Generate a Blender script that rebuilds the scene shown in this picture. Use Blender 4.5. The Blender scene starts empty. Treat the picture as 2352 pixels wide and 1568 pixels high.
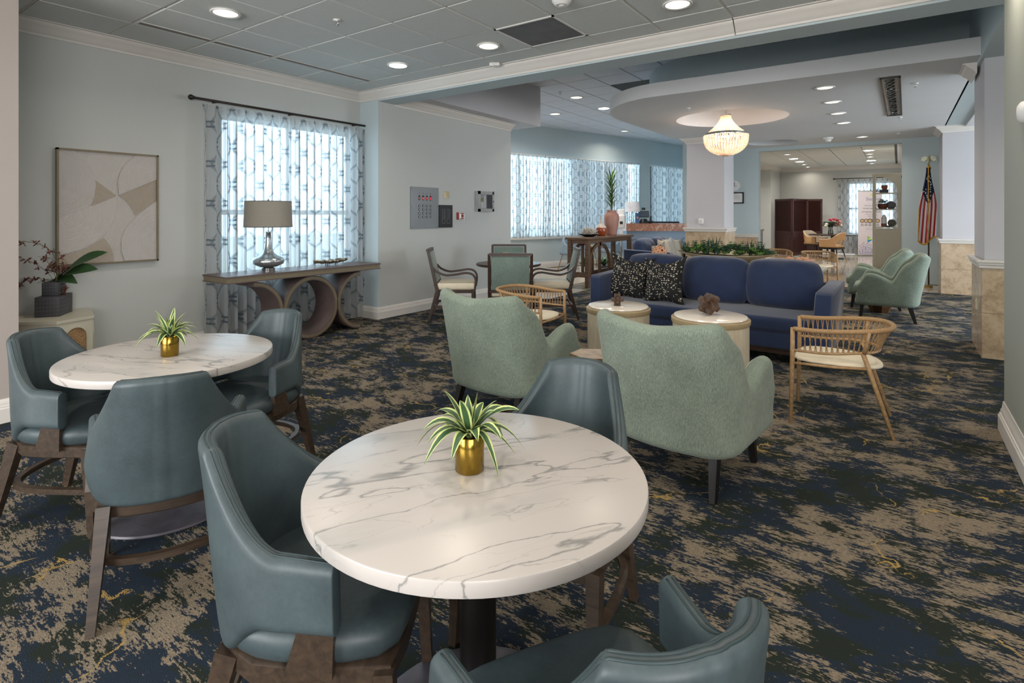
import bpy, bmesh, math, random
from mathutils import Vector, Matrix
from math import sin, cos, pi, radians as R
random.seed(7)
SC = bpy.context.scene
COL = SC.collection
# ---------------------------------------------------------------- camera, sky, big lights, exposure
AL = R(35.162)                       # the room's axes against the line of sight
cd = bpy.data.cameras.new('camera'); cam = bpy.data.objects.new('camera', cd); COL.objects.link(cam)
cam.location = (0, 0, 1.47); cam.rotation_euler = (R(90), 0, AL)
cd.sensor_width = 36; cd.lens = 1262 / 2352 * 36; cd.shift_y = -291 / 2352; cd.clip_start = .05; cd.clip_end = 200
SC.camera = cam
SC.view_settings.view_transform = 'Standard'; SC.view_settings.look = 'None'
SC.view_settings.gamma = 1; SC.view_settings.use_curve_mapping = False
SC.view_settings.exposure = 0.22
SKY = 3.0
w = bpy.data.worlds.new('sky'); SC.world = w; w.use_nodes = True
bg = w.node_tree.nodes['Background']; bg.inputs[0].default_value = (.70, .88, 1, 1); bg.inputs[1].default_value = SKY

def lin(h):
    h = h.lstrip('#'); o = []
    for i in (0, 2, 4):
        v = int(h[i:i+2], 16) / 255
        o.append(v / 12.92 if v <= .04045 else ((v + .055) / 1.055) ** 2.4)
    return (*o, 1)

def area(name, loc, direction, sx, sy, power, col=(1, 1, 1), disk=False, spread=pi):
    l = bpy.data.lights.new(name, 'AREA'); l.energy = power; l.color = col; l.spread = spread
    l.shape = 'DISK' if disk else 'RECTANGLE'; l.size = sx
    if not disk: l.size_y = sy
    o = bpy.data.objects.new(name, l); COL.objects.link(o); o.location = loc
    o.rotation_euler = Vector(direction).to_track_quat('-Z', 'Y').to_euler()
    return o
SKYC = (.62, .85, 1)
# daylight arriving at the real windows; the passage one is added fill
WINP = 1.0
area('window_and_fill_light', (-6.75, 4.25, 1.75), (1, 0, 0), 2.3, 2.0, 62 * WINP, SKYC)
area('window_and_fill_light', (-8.42, 13.87, 2.0), (.954, -.30, 0), 7.2, 2.4, 190 * WINP, SKYC)
area('window_and_fill_light', (-6.95, 19.1, 2.0), (.98, -.2, -.0), 3.4, 2.4, 85 * WINP, SKYC)
area('window_and_fill_light', (-.9, 24.7, 1.7), (0, -1, 0), 1.9, 2.2, 36 * WINP, SKYC)
area('window_and_fill_light', (4.95, 10.6, 1.75), (-1, 0, .04), 5.4, 2.3, 260, (.86, .93, 1))  # unseen, added to brighten the dropped ceiling from the side passage
# fill lights added behind the tripod, shining through made-up wall openings
area('window_and_fill_light', (-3.2, -4.6, 1.75), (.1, 1, .05), 4.5, 2.3, 290, (1, .95, .92))
area('window_and_fill_light', (3.3, -3.0, 1.75), (-1, .4, .05), 4.0, 2.3, 220, (1, .93, .90))

# ---------------------------------------------------------------- helpers
def tag(o, label=None, cat=None, group=None, kind=None):
    if label: o['label'] = label
    if cat: o['category'] = cat
    if group: o['group'] = group
    if kind: o['kind'] = kind
    return o
def thing(name, label, cat, loc=(0, 0, 0), rz=0, group=None):
    o = bpy.data.objects.new(name, None); COL.objects.link(o); o.empty_display_size = .1
    o.location = loc; o.rotation_euler = (0, 0, rz)
    return tag(o, label, cat, group)
def copy_tree(o, parent=None):
    c = o.copy(); COL.objects.link(c); c.parent = parent
    for ch in list(o.children): copy_tree(ch, c)
    return c
def G(x, t, z=0):                    # metres right of / ahead of the tripod -> room axes
    return Vector((x * cos(AL) - t * sin(AL), x * sin(AL) + t * cos(AL), z))
def FA(dx, dt):                      # heading: local +Y points (dx right, dt ahead)
    v = G(dx, dt); return math.atan2(v.y, v.x) - pi / 2

class MB:
    def __init__(s): s.v = []; s.f = []; s.uv = {}
    def add(s, vs, fs):
        b = len(s.v); s.v += [tuple(p) for p in vs]; s.f += [tuple(b + i for i in f) for f in fs]; return s
    def box(s, c, d, rz=0, ry=0, rx=0):
        m = Matrix.Translation(c) @ Matrix.Rotation(rz, 4, 'Z') @ Matrix.Rotation(ry, 4, 'Y') @ Matrix.Rotation(rx, 4, 'X')
        vs = [m @ Vector((x * d[0] / 2, y * d[1] / 2, z * d[2] / 2)) for x in (-1, 1) for y in (-1, 1) for z in (-1, 1)]
        return s.add(vs, [(0, 1, 3, 2), (4, 6, 7, 5), (0, 4, 5, 1), (2, 3, 7, 6), (0, 2, 6, 4), (1, 5, 7, 3)])
    def bb(s, a, b): return s.box([(a[i] + b[i]) / 2 for i in range(3)], [abs(b[i] - a[i]) for i in range(3)])
    def bar(s, p, q, w1, d1, w2=None, d2=None, up=(0, 1, 0)):     # tapered rectangular bar p->q
        w2 = w1 if w2 is None else w2; d2 = d1 if d2 is None else d2
        p = Vector(p); q = Vector(q); ax = (q - p).normalized(); u = Vector(up)
        a = ax.cross(u); a = a.normalized() if a.length > 1e-5 else Vector((1, 0, 0)); b = a.cross(ax).normalized()
        vs = []
        for c, ww, dd in ((p, w1, d1), (q, w2, d2)):
            for i, j in ((-1, -1), (1, -1), (1, 1), (-1, 1)): vs.append(c + a * i * ww / 2 + b * j * dd / 2)
        return s.add(vs, [(3, 2, 1, 0), (4, 5, 6, 7), (0, 1, 5, 4), (1, 2, 6, 5), (2, 3, 7, 6), (3, 0, 4, 7)])
    def lathe(s, prof, n=24, c=(0, 0, 0), cap=True):
        vs = []; fs = []
        for r, z in prof:
            for k in range(n): a = 2 * pi * k / n; vs.append((c[0] + r * cos(a), c[1] + r * sin(a), c[2] + z))
        for i in range(len(prof) - 1):
            for k in range(n):
                k2 = (k + 1) % n; fs.append((i * n + k, i * n + k2, (i + 1) * n + k2, (i + 1) * n + k))
        if cap:
            fs.append(tuple(range(n))[::-1]); m = (len(prof) - 1) * n; fs.append(tuple(m + k for k in range(n)))
        return s.add(vs, fs)
    def tube(s, pts, r, n=8, closed=False, cap=True):
        pts = [Vector(p) for p in pts]; m = len(pts); rr = r if isinstance(r, (list, tuple)) else [r] * m
        vs = []; fs = []; prev = None
        for i, p in enumerate(pts):
            if closed: d = pts[(i + 1) % m] - pts[i - 1]
            else: d = pts[min(i + 1, m - 1)] - pts[max(i - 1, 0)]
            d = d.normalized() if d.length > 1e-9 else Vector((0, 0, 1))
            if prev is None:
                a = d.cross(Vector((0, 0, 1)));
                if a.length < 1e-3: a = d.cross(Vector((1, 0, 0)))
            else: a = prev - d * prev.dot(d)
            a.normalize(); prev = a; b = d.cross(a)
            for k in range(n): t = 2 * pi * k / n; vs.append(p + (a * cos(t) + b * sin(t)) * rr[i])
        for i in range(m if closed else m - 1):
            j = (i + 1) % m
            for k in range(n): k2 = (k + 1) % n; fs.append((i * n + k, i * n + k2, j * n + k2, j * n + k))
        if cap and not closed:
            fs.append(tuple(range(n))[::-1]); fs.append(tuple((m - 1) * n + k for k in range(n)))
        return s.add(vs, fs)
    def loft(s, rings, cap=True, closed=False):
        n = len(rings[0]); vs = [p for r in rings for p in r]; fs = []
        m = len(rings)
        for i in range(m if closed else m - 1):
            j = (i + 1) % m
            for k in range(n): k2 = (k + 1) % n; fs.append((i * n + k, i * n + k2, j * n + k2, j * n + k))
        if cap and not closed: fs.append(tuple(range(n))[::-1]); fs.append(tuple((m - 1) * n + k for k in range(n)))
        return s.add(vs, fs)
    def grid(s, fn, nu, nv, uv=False):
        b = len(s.v); vs = [fn(i / nu, j / nv) for i in range(nu + 1) for j in range(nv + 1)]
        fs = [(i * (nv + 1) + j, (i + 1) * (nv + 1) + j, (i + 1) * (nv + 1) + j + 1, i * (nv + 1) + j + 1) for i in range(nu) for j in range(nv)]
        if uv:
            for i in range(nu + 1):
                for j in range(nv + 1): s.uv[b + i * (nv + 1) + j] = (i / nu, j / nv)
        return s.add(vs, fs)
    def prism(s, poly, z0, z1):
        n = len(poly); vs = [(x, y, z0) for x, y in poly] + [(x, y, z1) for x, y in poly]
        return s.add(vs, [tuple(range(n))[::-1], tuple(range(n, 2 * n))] + [(k, (k + 1) % n, n + (k + 1) % n, n + k) for k in range(n)])
    def rbox(s, c, d, r=.02, seg=3, rz=0, rx=0, ry=0):
        bm = bmesh.new(); bmesh.ops.create_cube(bm, size=1)
        for v in bm.verts: v.co = Vector((v.co.x * d[0], v.co.y * d[1], v.co.z * d[2]))
        bmesh.ops.bevel(bm, geom=bm.edges[:], offset=min(r, min(d) * .49), segments=seg, profile=.5, affect='EDGES')
        m = Matrix.Translation(c) @ Matrix.Rotation(rz, 4, 'Z') @ Matrix.Rotation(ry, 4, 'Y') @ Matrix.Rotation(rx, 4, 'X')
        bm.verts.index_update(); s.add([m @ v.co for v in bm.verts], [[v.index for v in f.verts] for f in bm.faces]); bm.free(); return s
    def sphere(s, c, r, n=10, m=6, sz=1):
        prof = [(max(.0005, r * sin(pi * i / m)), -r * sz * cos(pi * i / m)) for i in range(m + 1)]
        return s.lathe(prof, n, c)
    def oct(s, c, r):
        c = Vector(c); q = .7071
        vs = [c + Vector(v) * r for v in ((1, 0, 0), (-1, 0, 0), (0, 1, 0), (0, -1, 0), (0, 0, 1), (0, 0, -1))]
        vs = []
        for z, rr in ((.6, .8), (-.6, .8)):
            for k in range(5): vs.append(c + Vector((cos(k * 2 * pi / 5) * rr, sin(k * 2 * pi / 5) * rr, z)) * r)
        vs += [c + Vector((0, 0, r)), c - Vector((0, 0, r))]
        fs = [(k, k + 5, (k + 1) % 5 + 5, (k + 1) % 5) for k in range(5)] + [(k, (k + 1) % 5, 10) for k in range(5)] + [((k + 1) % 5 + 5, k + 5, 11) for k in range(5)]
        return s.add(vs, fs)
    def xf(s, m):
        s.v = [tuple(m @ Vector(p)) for p in s.v]; return s
    def mesh(s, name, mat, smooth=None):
        me = bpy.data.meshes.new(name); me.from_pydata(s.v, [], s.f); me.validate(); me.update()
        if mat: me.materials.append(mat)
        if s.uv:
            l = me.uv_layers.new(name='UVMap')
            for lp in me.loops:
                u = s.uv.get(lp.vertex_index, (0, 0)); l.data[lp.index].uv = u
        if smooth:
            for p in me.polygons: p.use_smooth = True
            if smooth is not True:
                try: me.set_sharp_from_angle(angle=R(smooth))
                except Exception: pass
        return me
    def build(s, name, mat, parent=None, smooth=None, kind=None, label=None):
        o = bpy.data.objects.new(name, s.mesh(name, mat, smooth)); COL.objects.link(o)
        if parent is not None: o.parent = parent
        if kind: o['kind'] = kind
        if label: o['label'] = label
        return o
def place(me, name, loc, parent=None, rz=0, sc=None):
    o = bpy.data.objects.new(name, me); COL.objects.link(o); o.location = loc; o.rotation_euler = (0, 0, rz)
    if sc: o.scale = sc
    if parent is not None: o.parent = parent
    return o
def structure(name, mb, mat, smooth=None, parent=None):
    o = mb.build(name, mat, parent, smooth)
    if parent is None: o['kind'] = 'structure'
    return o
def txt(s, size, mat, name, parent, m, depth=.0006, align='CENTER'):
    cu = bpy.data.curves.new(name, 'FONT'); cu.body = s; cu.size = size; cu.extrude = depth; cu.align_x = align; cu.align_y = 'CENTER'; cu.resolution_u = 2
    t = bpy.data.objects.new('tmp', cu); COL.objects.link(t)
    dg = bpy.context.evaluated_depsgraph_get(); me = bpy.data.meshes.new_from_object(t.evaluated_get(dg))
    bpy.data.objects.remove(t); bpy.data.curves.remove(cu)
    me.name = name; me.materials.clear(); me.materials.append(mat); me.transform(m)
    o = bpy.data.objects.new(name, me); COL.objects.link(o)
    if parent is not None: o.parent = parent
    return o

# ---------------------------------------------------------------- materials
class N:
    def __init__(s, name):
        s.m = bpy.data.materials.new(name); s.m.use_nodes = True; s.t = s.m.node_tree; s.p = s.t.nodes['Principled BSDF']; s.o = s.t.nodes['Material Output']
    def n(s, typ, **k):
        x = s.t.nodes.new(typ)
        for a, b in k.items(): setattr(x, a, b)
        return x
    def l(s, a, b): s.t.links.new(a, b)
    def coord(s, scale=(1, 1, 1), out='Object', rot=(0, 0, 0)):
        c = s.n('ShaderNodeTexCoord'); m = s.n('ShaderNodeMapping'); m.inputs['Scale'].default_value = scale; m.inputs['Rotation'].default_value = rot
        s.l(c.outputs[out], m.inputs[0]); return m.outputs[0]
    def noise(s, vec, scale, detail=4, rough=.55, dist=0):
        x = s.n('ShaderNodeTexNoise'); x.inputs['Scale'].default_value = scale; x.inputs['Detail'].default_value = detail
        x.inputs['Roughness'].default_value = rough; x.inputs['Distortion'].default_value = dist
        if vec is not None: s.l(vec, x.inputs['Vector'])
        return x.outputs['Fac']
    def ramp(s, fac, stops, interp='LINEAR'):
        x = s.n('ShaderNodeValToRGB'); x.color_ramp.interpolation = interp; e = x.color_ramp.elements
        while len(e) > 1: e.remove(e[0])
        e[0].position = stops[0][0]; e[0].color = stops[0][1]
        for p, c in stops[1:]: q = e.new(p); q.color = c
        s.l(fac, x.inputs[0]); return x.outputs[0]
    def math(s, op, a, b=None, c=None, clamp=False):
        x = s.n('ShaderNodeMath'); x.operation = op; x.use_clamp = clamp
        for i, v in enumerate((a, b, c)):
            if v is None: continue
            if isinstance(v, (int, float)): x.inputs[i].default_value = v
            else: s.l(v, x.inputs[i])
        return x.outputs[0]
    def mix(s, f, a, b):
        x = s.n('ShaderNodeMix'); x.data_type = 'RGBA'
        for i, v in ((0, f), (6, a), (7, b)):
            if isinstance(v, (int, float, tuple)): x.inputs[i].default_value = v
            else: s.l(v, x.inputs[i])
        return x.outputs[2]
    def bump(s, h, strength=.2, dist=.01):
        x = s.n('ShaderNodeBump'); x.inputs['Strength'].default_value = strength; x.inputs['Distance'].default_value = dist
        s.l(h, x.inputs['Height']); s.l(x.outputs[0], s.p.inputs['Normal'])
    def set(s, col=None, rough=None, metal=None, **k):
        if col is not None:
            if isinstance(col, tuple): s.p.inputs['Base Color'].default_value = col
            else: s.l(col, s.p.inputs['Base Color'])
        if rough is not None: s.p.inputs['Roughness'].default_value = rough
        if metal is not None: s.p.inputs['Metallic'].default_value = metal
        for a, b in k.items(): s.p.inputs[a.replace('_', ' ')].default_value = b
        return s
K1 = (0, 0, 0, 1); W1 = (1, 1, 1, 1)
def scale(c, f): return (min(1, c[0] * f), min(1, c[1] * f), min(1, c[2] * f), 1)
def plain(name, hexc, rough=.5, metal=0, var=.12, ns=6, bump=0, bs=80, **k):
    m = N(name); c = lin(hexc); v = m.coord()
    m.set(m.ramp(m.noise(v, ns, 4), [(.3, scale(c, 1 - var)), (.7, scale(c, 1 + var))]), rough, metal, **k)
    if bump: m.bump(m.noise(v, bs, 3), bump, .003)
    return m.m
def wood(name, a, b, rough=.42, sc=(3, 30, 30)):
    m = N(name); v = m.coord(sc); g = m.noise(v, 1.6, 6, .62, .6)
    m.set(m.ramp(g, [(.3, lin(a)), (.7, lin(b))]), rough); m.bump(g, .08, .002); return m.m
def fabric(name, a, b, rough=.9, sc=260, bump=.35, sheen=.3, vert=False):
    m = N(name); v = m.coord((sc, sc, sc * (.12 if vert else 1))); v2 = m.coord((sc, sc, sc) if vert else (1, 1, 1))
    g = m.noise(v, 1, 3, .7); h = m.noise(m.coord(), 5, 4)
    f = m.math('ADD', m.math('MULTIPLY', g, .75), m.math('MULTIPLY', h, .25))
    m.set(m.ramp(f, [(.38, lin(a)), (.62, lin(b))]), rough, Sheen_Weight=sheen); m.bump(g, bump, .002); return m.m

M = {}
M['wall'] = plain('blue grey wall paint', '#c2c5c2', .62, var=.02, ns=1.2, bump=.03, bs=60)
M['wallblue'] = plain('pale blue wall paint', '#bccace', .62, var=.02, ns=1.2, bump=.03, bs=60)
M['wallgrey'] = plain('grey column paint', '#c3c2c6', .6, var=.02, ns=1.2)
M['ceil'] = plain('white ceiling paint', '#d6d8da', .8, var=.015, ns=2)
M['tile'] = plain('acoustic ceiling tile', '#d4d9d8', .9, var=.03, ns=40, bump=.15, bs=150)
M['tile2'] = plain('acoustic ceiling tile upper', '#dfe2ea', .9, var=.03, ns=40, bump=.1, bs=150)
M['grid'] = plain('ceiling grid shadow', '#4a4c4b', .8, var=.05)
M['trim'] = plain('white trim paint', '#dcd8d2', .4, var=.02)
M['white'] = plain('white plastic', '#e6e6e4', .35, var=.02)
M['blackm'] = plain('black metal', '#141414', .35, .4, var=.1)
M['black'] = plain('black lacquer', '#12100f', .4, var=.2)
M['bronze'] = plain('dark bronze rod', '#3a332e', .4, .6)
M['chrome'] = plain('polished chrome', '#c9cbcc', .15, 1, var=.03)
M['steel'] = plain('grey steel plate', '#7f8284', .38, .55, var=.05, ns=2)
M['gold'] = plain('polished gold ceramic', '#9c8036', .16, .92, var=.12, ns=9)
M['brass'] = plain('brushed brass', '#b0925a', .3, .9)
M['soil'] = plain('dark soil', '#1c130e', .95, var=.4, ns=60)
M['darkwood'] = wood('dark walnut frame', '#2c1f1a', '#46352c', .35)
M['chairwood'] = wood('walnut chair frame', '#2f261f', '#4a3c30', .38)
M['barwood'] = wood('rustic brown wood', '#4a3527', '#7d6049', .5)
M['screenwood'] = wood('mahogany louvre wood', '#2a1210', '#4b2420', .4)
M['rattan'] = wood('honey rattan pole', '#94734e', '#bb9a6f', .45, (20, 20, 20))
M['rope'] = plain('wound rattan core', '#a08058', .6, var=.3, ns=120, bump=.5, bs=200)
M['cream'] = plain('cream leather', '#ddd2b9', .5, var=.05, ns=8)
M['block'] = wood('burnt brown block wood', '#38281e', '#62493a', .5, (8, 8, 30))
M['sage'] = fabric('sage green linen weave', '#616d63', '#8a9787', .92, 300, .35, .15, vert=True)
M['sofablue'] = fabric('navy blue brushed velvet', '#12213f', '#1a2f56', .85, 300, .10, .35)
M['bluetub'] = fabric('pale blue upholstery', '#8397a8', '#9fb2c2', .9, 120, .3)
M['gamegreen'] = fabric('dusty green upholstery', '#5d6f66', '#80928a', .9, 160, .3)
M['beige'] = fabric('beige linen', '#a3937e', '#c6b59f', .95, 90, .4)
M['oat'] = fabric('grey oatmeal linen', '#8d897e', '#aca79b', .95, 60, .4)
M['tan'] = plain('tan leather', '#c39a6d', .45, var=.06)
M['taupe'] = plain('taupe leather', '#a49a88', .45, var=.05)
m = N('teal grey leather'); v = m.coord(); a = m.noise(v, 5, 6, .6); b = m.noise(v, 90, 4)
m.set(m.ramp(m.math('ADD', m.math('MULTIPLY', a, .75), m.math('MULTIPLY', b, .25)), [(.3, lin('#323d41')), (.7, lin('#49575b'))]), .46); m.bump(b, .06, .002)
M['leather'] = m.m
M['piping'] = plain('dark leather piping', '#2c3c3f', .5, var=.1)
m = N('cream limed drum'); v = m.coord((9, 9, 2)); g = m.noise(v, 3, 6, .65)
m.set(m.ramp(g, [(.3, lin('#b0a48d')), (.7, lin('#c8bda6'))]), .45); M['limed'] = m.m
M['ivory'] = plain('ivory lacquer top', '#ece3d6', .09, var=.03, ns=3)
m = N('hammered bronze'); v = m.coord(); g = m.noise(v, 26, 4)
m.set(m.ramp(g, [(.3, lin('#8a7152')), (.7, lin('#b59c7c'))]), .32, .85); m.bump(g, .5, .006); M['hammer'] = m.m

# carpet: streaky blotches in tan, navy and moss, gold flecks
m = N('patterned carpet')
v = m.coord((1, 1.25, 1)); vs = m.coord((9, 40, 1)); vf = m.coord((1, 1, 1))
big = m.noise(v, 1.9, 5, .62, .35); mid = m.noise(m.coord((2.4, 3.8, 1)), 2.6, 5, .68, .3); streak = m.noise(vs, 1.6, 4, .7); fine = m.noise(m.coord((60, 170, 1)), 1, 2, .6)
s1 = m.math('ADD', m.math('MULTIPLY', big, .36), m.math('MULTIPLY', mid, .30))
s1 = m.math('ADD', s1, m.math('MULTIPLY', streak, .30)); s1 = m.math('ADD', s1, m.math('MULTIPLY', fine, .15))
tan_f = m.ramp(s1, [(.569, K1), (.577, W1)])
dk = m.noise(m.coord((1.2, 2, 1)), 3.1, 4, .6, .4)
dark = m.ramp(m.math('ADD', m.math('MULTIPLY', dk, .8), m.math('MULTIPLY', fine, .2)), [(.50, lin('#222c38')), (.525, lin('#242b26'))])
tanc = m.ramp(m.noise(m.coord((40, 90, 1)), 2, 3), [(.35, lin('#6c6255')), (.65, lin('#8e8270'))])
col = m.mix(tan_f, dark, tanc)
vo = m.n('ShaderNodeTexVoronoi'); vo.feature = 'DISTANCE_TO_EDGE'; vo.inputs['Scale'].default_value = 1.5
wv = m.n('ShaderNodeVectorMath'); wv.operation = 'ADD'; nn = m.n('ShaderNodeTexNoise'); nn.inputs['Scale'].default_value = 3; nn.inputs['Detail'].default_value = 4
sm = m.n('ShaderNodeVectorMath'); sm.operation = 'SCALE'; sm.inputs['Scale'].default_value = .5
m.l(vf, nn.inputs['Vector']); m.l(nn.outputs['Color'], sm.inputs[0]); m.l(vf, wv.inputs[0]); m.l(sm.outputs[0], wv.inputs[1]); m.l(wv.outputs[0], vo.inputs['Vector'])
edge = m.math('LESS_THAN', m.math('ADD', vo.outputs['Distance'], m.math('MULTIPLY', m.math('SUBTRACT', fine, .5), .05)), .007)
gm = m.math('MULTIPLY', edge, m.math('GREATER_THAN', m.math('ADD', m.math('MULTIPLY', m.noise(vf, 2.2, 3), .7), m.math('MULTIPLY', fine, .3)), .535))
col = m.mix(gm, col, lin('#a58a52'))
m.set(col, .98, Specular_IOR_Level=.15)
m.bump(m.math('ADD', m.noise(vf, 260, 2), m.math('MULTIPLY', tan_f, .35)), .5, .006)
M['carpet'] = m.m
def marble(name, base, vein, sc=1.0, rough=.2, patch=None):
    m = N(name); v0 = m.coord((1.5, .42, 1), rot=(0, 0, .5)); 
    nz = m.n('ShaderNodeTexNoise'); nz.inputs['Scale'].default_value = 2.2 * sc; nz.inputs['Detail'].default_value = 7; m.l(v0, nz.inputs['Vector'])
    sm = m.n('ShaderNodeVectorMath'); sm.operation = 'SCALE'; sm.inputs['Scale'].default_value = .42; m.l(nz.outputs['Color'], sm.inputs[0])
    ad = m.n('ShaderNodeVectorMath'); ad.operation = 'ADD'; m.l(v0, ad.inputs[0]); m.l(sm.outputs[0], ad.inputs[1])
    def veins(s, w_):
        x = m.n('ShaderNodeTexNoise'); x.inputs['Scale'].default_value = s; x.inputs['Detail'].default_value = 1.5; m.l(ad.outputs[0], x.inputs['Vector'])
        a = m.math('ABSOLUTE', m.math('SUBTRACT', x.outputs['Fac'], .5)); return m.ramp(a, [(0, W1), (w_, K1)])
    mask = m.ramp(m.noise(v0, 2.4 * sc, 3), [(.42, K1), (.62, W1)])
    va = m.math('MULTIPLY', veins(1.7 * sc, .012), 1); vb = m.math('MULTIPLY', veins(4.3 * sc, .010), mask); 
    tot = m.math('MAXIMUM', va, m.math('MULTIPLY', vb, .8))
    soft = m.math('MULTIPLY', veins(1.1 * sc, .06), m.ramp(m.noise(v0, 1.1 * sc, 2), [(.47, K1), (.53, W1)]))
    col = m.mix(m.math('MULTIPLY', soft, .65), lin(base), lin(patch or vein)); col = m.mix(m.math('MULTIPLY', tot, .72), col, lin(vein))
    m.set(col, rough); return m.m
M['marble'] = marble('white veined marble', '#bdb7b2', '#606262', 1.7, .30, '#a3a29f')
M['pinkmarble'] = marble('rose marble', '#a06f5c', '#d9c6b4', 3, .2)
M['floor'] = marble('polished cream floor marble', '#c9bba9', '#a99a88', .8, .07)
m = N('travertine panel'); v = m.coord(); g = m.noise(v, 6, 8, .68, .5); h = m.noise(v, 34, 4)
m.set(m.ramp(m.math('ADD', m.math('MULTIPLY', g, .7), m.math('MULTIPLY', h, .3)), [(.36, lin('#a08a70')), (.5, lin('#bfa88b')), (.66, lin('#cfbba2'))]), .18); M['trav'] = m.m

# sheer curtain with printed ogee lattice (UV in metres of cloth)
def sheer(name, ink, op=.56, cell=.30, per=.44):
    m = N(name); t = m.t; t.nodes.remove(m.p)
    tc = m.n('ShaderNodeTexCoord'); sp = m.n('ShaderNodeSeparateXYZ'); m.l(tc.outputs['UV'], sp.inputs[0]); u, v = sp.outputs[0], sp.outputs[1]
    nz = m.math('MULTIPLY', m.math('SUBTRACT', m.noise(m.coord((60, 9, 1), 'UV'), 1, 2), .5), .06)
    row = m.math('MULTIPLY', v, 1 / per); fu = m.math('SUBTRACT', m.math('FRACT', m.math('MULTIPLY', u, 1 / cell)), .5)
    au = m.math('ABSOLUTE', fu)
    wv = m.math('ADD', .27, m.math('MULTIPLY', .20, m.math('COSINE', m.math('MULTIPLY', row, 2 * pi))))
    d = m.math('ABSOLUTE', m.math('SUBTRACT', m.math('ADD', au, nz), wv)); line = m.math('MULTIPLY', m.math('SUBTRACT', 1, m.math('MULTIPLY', d, 12), clamp=True), .85)
    fv = m.math('FRACT', m.math('ADD', row, nz))
    bars = None
    for c_, side in ((.44, 0), (.56, 0), (.94, 1), (.06, 1)):
        b_ = m.math('LESS_THAN', m.math('ABSOLUTE', m.math('SUBTRACT', fv, c_)), .024)
        x_ = m.math('LESS_THAN', au, .15) if side == 0 else m.math('GREATER_THAN', au, .36)
        q = m.math('MULTIPLY', b_, x_); bars = q if bars is None else m.math('MAXIMUM', bars, q)
    pat = m.math('MAXIMUM', line, bars)
    colr = m.mix(pat, lin('#dcdfe0'), lin(ink))
    df = m.n('ShaderNodeBsdfDiffuse'); tl = m.n('ShaderNodeBsdfTranslucent'); m.l(colr, df.inputs[0]); m.l(colr, tl.inputs[0])
    a1 = m.n('ShaderNodeMixShader'); a1.inputs[0].default_value = .5; m.l(df.outputs[0], a1.inputs[1]); m.l(tl.outputs[0], a1.inputs[2])
    tr = m.n('ShaderNodeBsdfTransparent'); a2 = m.n('ShaderNodeMixShader')
    lw = m.n('ShaderNodeLayerWeight'); lw.inputs[0].default_value = .5
    fac = m.math('ADD', m.math('ADD', op, m.math('MULTIPLY', pat, .16)), m.math('MULTIPLY', lw.outputs['Facing'], .55), clamp=True)
    m.l(fac, a2.inputs[0]); m.l(tr.outputs[0], a2.inputs[1]); m.l(a1.outputs[0], a2.inputs[2]); m.l(a2.outputs[0], m.o.inputs[0]); return m.m
M['sheer'] = sheer('sheer lattice curtain', '#76838d')
def glassy(name, col=W1, rough=0.0, alpha=.25):
    m = N(name); tr = m.n('ShaderNodeBsdfTransparent'); tr.inputs[0].default_value = col; gl = m.n('ShaderNodeBsdfGlossy'); gl.inputs['Roughness'].default_value = .05
    mx = m.n('ShaderNodeMixShader'); fr = m.n('ShaderNodeFresnel'); fr.inputs[0].default_value = 1.45
    m.l(m.math('ADD', fr.outputs[0], alpha * .2, clamp=True), mx.inputs[0]); m.l(tr.outputs[0], mx.inputs[1]); m.l(gl.outputs[0], mx.inputs[2]); m.l(mx.outputs[0], m.o.inputs[0]); return m.m
M['glass'] = glassy('clear window glass', (.95, .98, 1, 1)); M['vaseglass'] = glassy('clear vase glass', (.85, .9, .86, 1), alpha=.8)
m = N('speckled mercury glass'); g = m.noise(m.coord((1, 1, 1)), 240, 2, .5); m.set(m.ramp(g, [(.45, lin('#87949a')), (.55, lin('#eef5f8'))]), .12, .85); m.bump(g, .4, .002); M['mercury'] = m.m
def emis(name, col, s):
    m = N(name); m.set((0, 0, 0, 1), .5, Emission_Color=col, Emission_Strength=s); return m.m
M['lamp'] = emis('lit downlight lens', (1, .90, .74, 1), 1.6)
M['lampwhite'] = emis('lit led lens', (1, .95, .93, 1), 16)
M['bulb'] = emis('lit candle bulb', (1, .84, .68, 1), 22)
M['led'] = emis('red led digit', (1, .03, .05, 1), 3)
m = N('crystal bead'); m.set(lin('#f2e2d0'), .15, Transmission_Weight=0.0); tl = m.n('ShaderNodeBsdfTranslucent'); tl.inputs[0].default_value = (1, .93, .86, 1)
mx = m.n('ShaderNodeMixShader'); mx.inputs[0].default_value = .6; m.l(m.p.outputs[0], mx.inputs[1]); m.l(tl.outputs[0], mx.inputs[2]); m.l(mx.outputs[0], m.o.inputs[0]); M['bead'] = m.m
def leafmat(name, mid, edge=None, w_=.16):
    m = N(name)
    g = m.noise(m.coord(), 30, 3)
    base = m.mix(g, scale(lin(mid), .8), scale(lin(mid), 1.25))
    if edge:
        tc = m.n('ShaderNodeTexCoord'); sp = m.n('ShaderNodeSeparateXYZ'); m.l(tc.outputs['UV'], sp.inputs[0])
        d = m.math('ABSOLUTE', m.math('SUBTRACT', sp.outputs[0], .5)); e = m.math('GREATER_THAN', d, .5 - w_); base = m.mix(e, base, lin(edge))
    m.set(base, .42); return m.m
M['spider'] = leafmat('variegated blade leaf', '#3d5a3a', '#c9d48a', .2)
M['green'] = leafmat('deep green leaf', '#33502f'); M['green2'] = leafmat('fresh green leaf', '#6d9148'); M['green3'] = leafmat('blue green succulent', '#47654f'); M['aloe'] = leafmat('dark aloe leaf', '#28413a')
M['maroon'] = plain('maroon orchid petal', '#6b3530', .6, var=.35, ns=30); M['olivestem'] = plain('olive stem', '#6d7038', .6)
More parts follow.
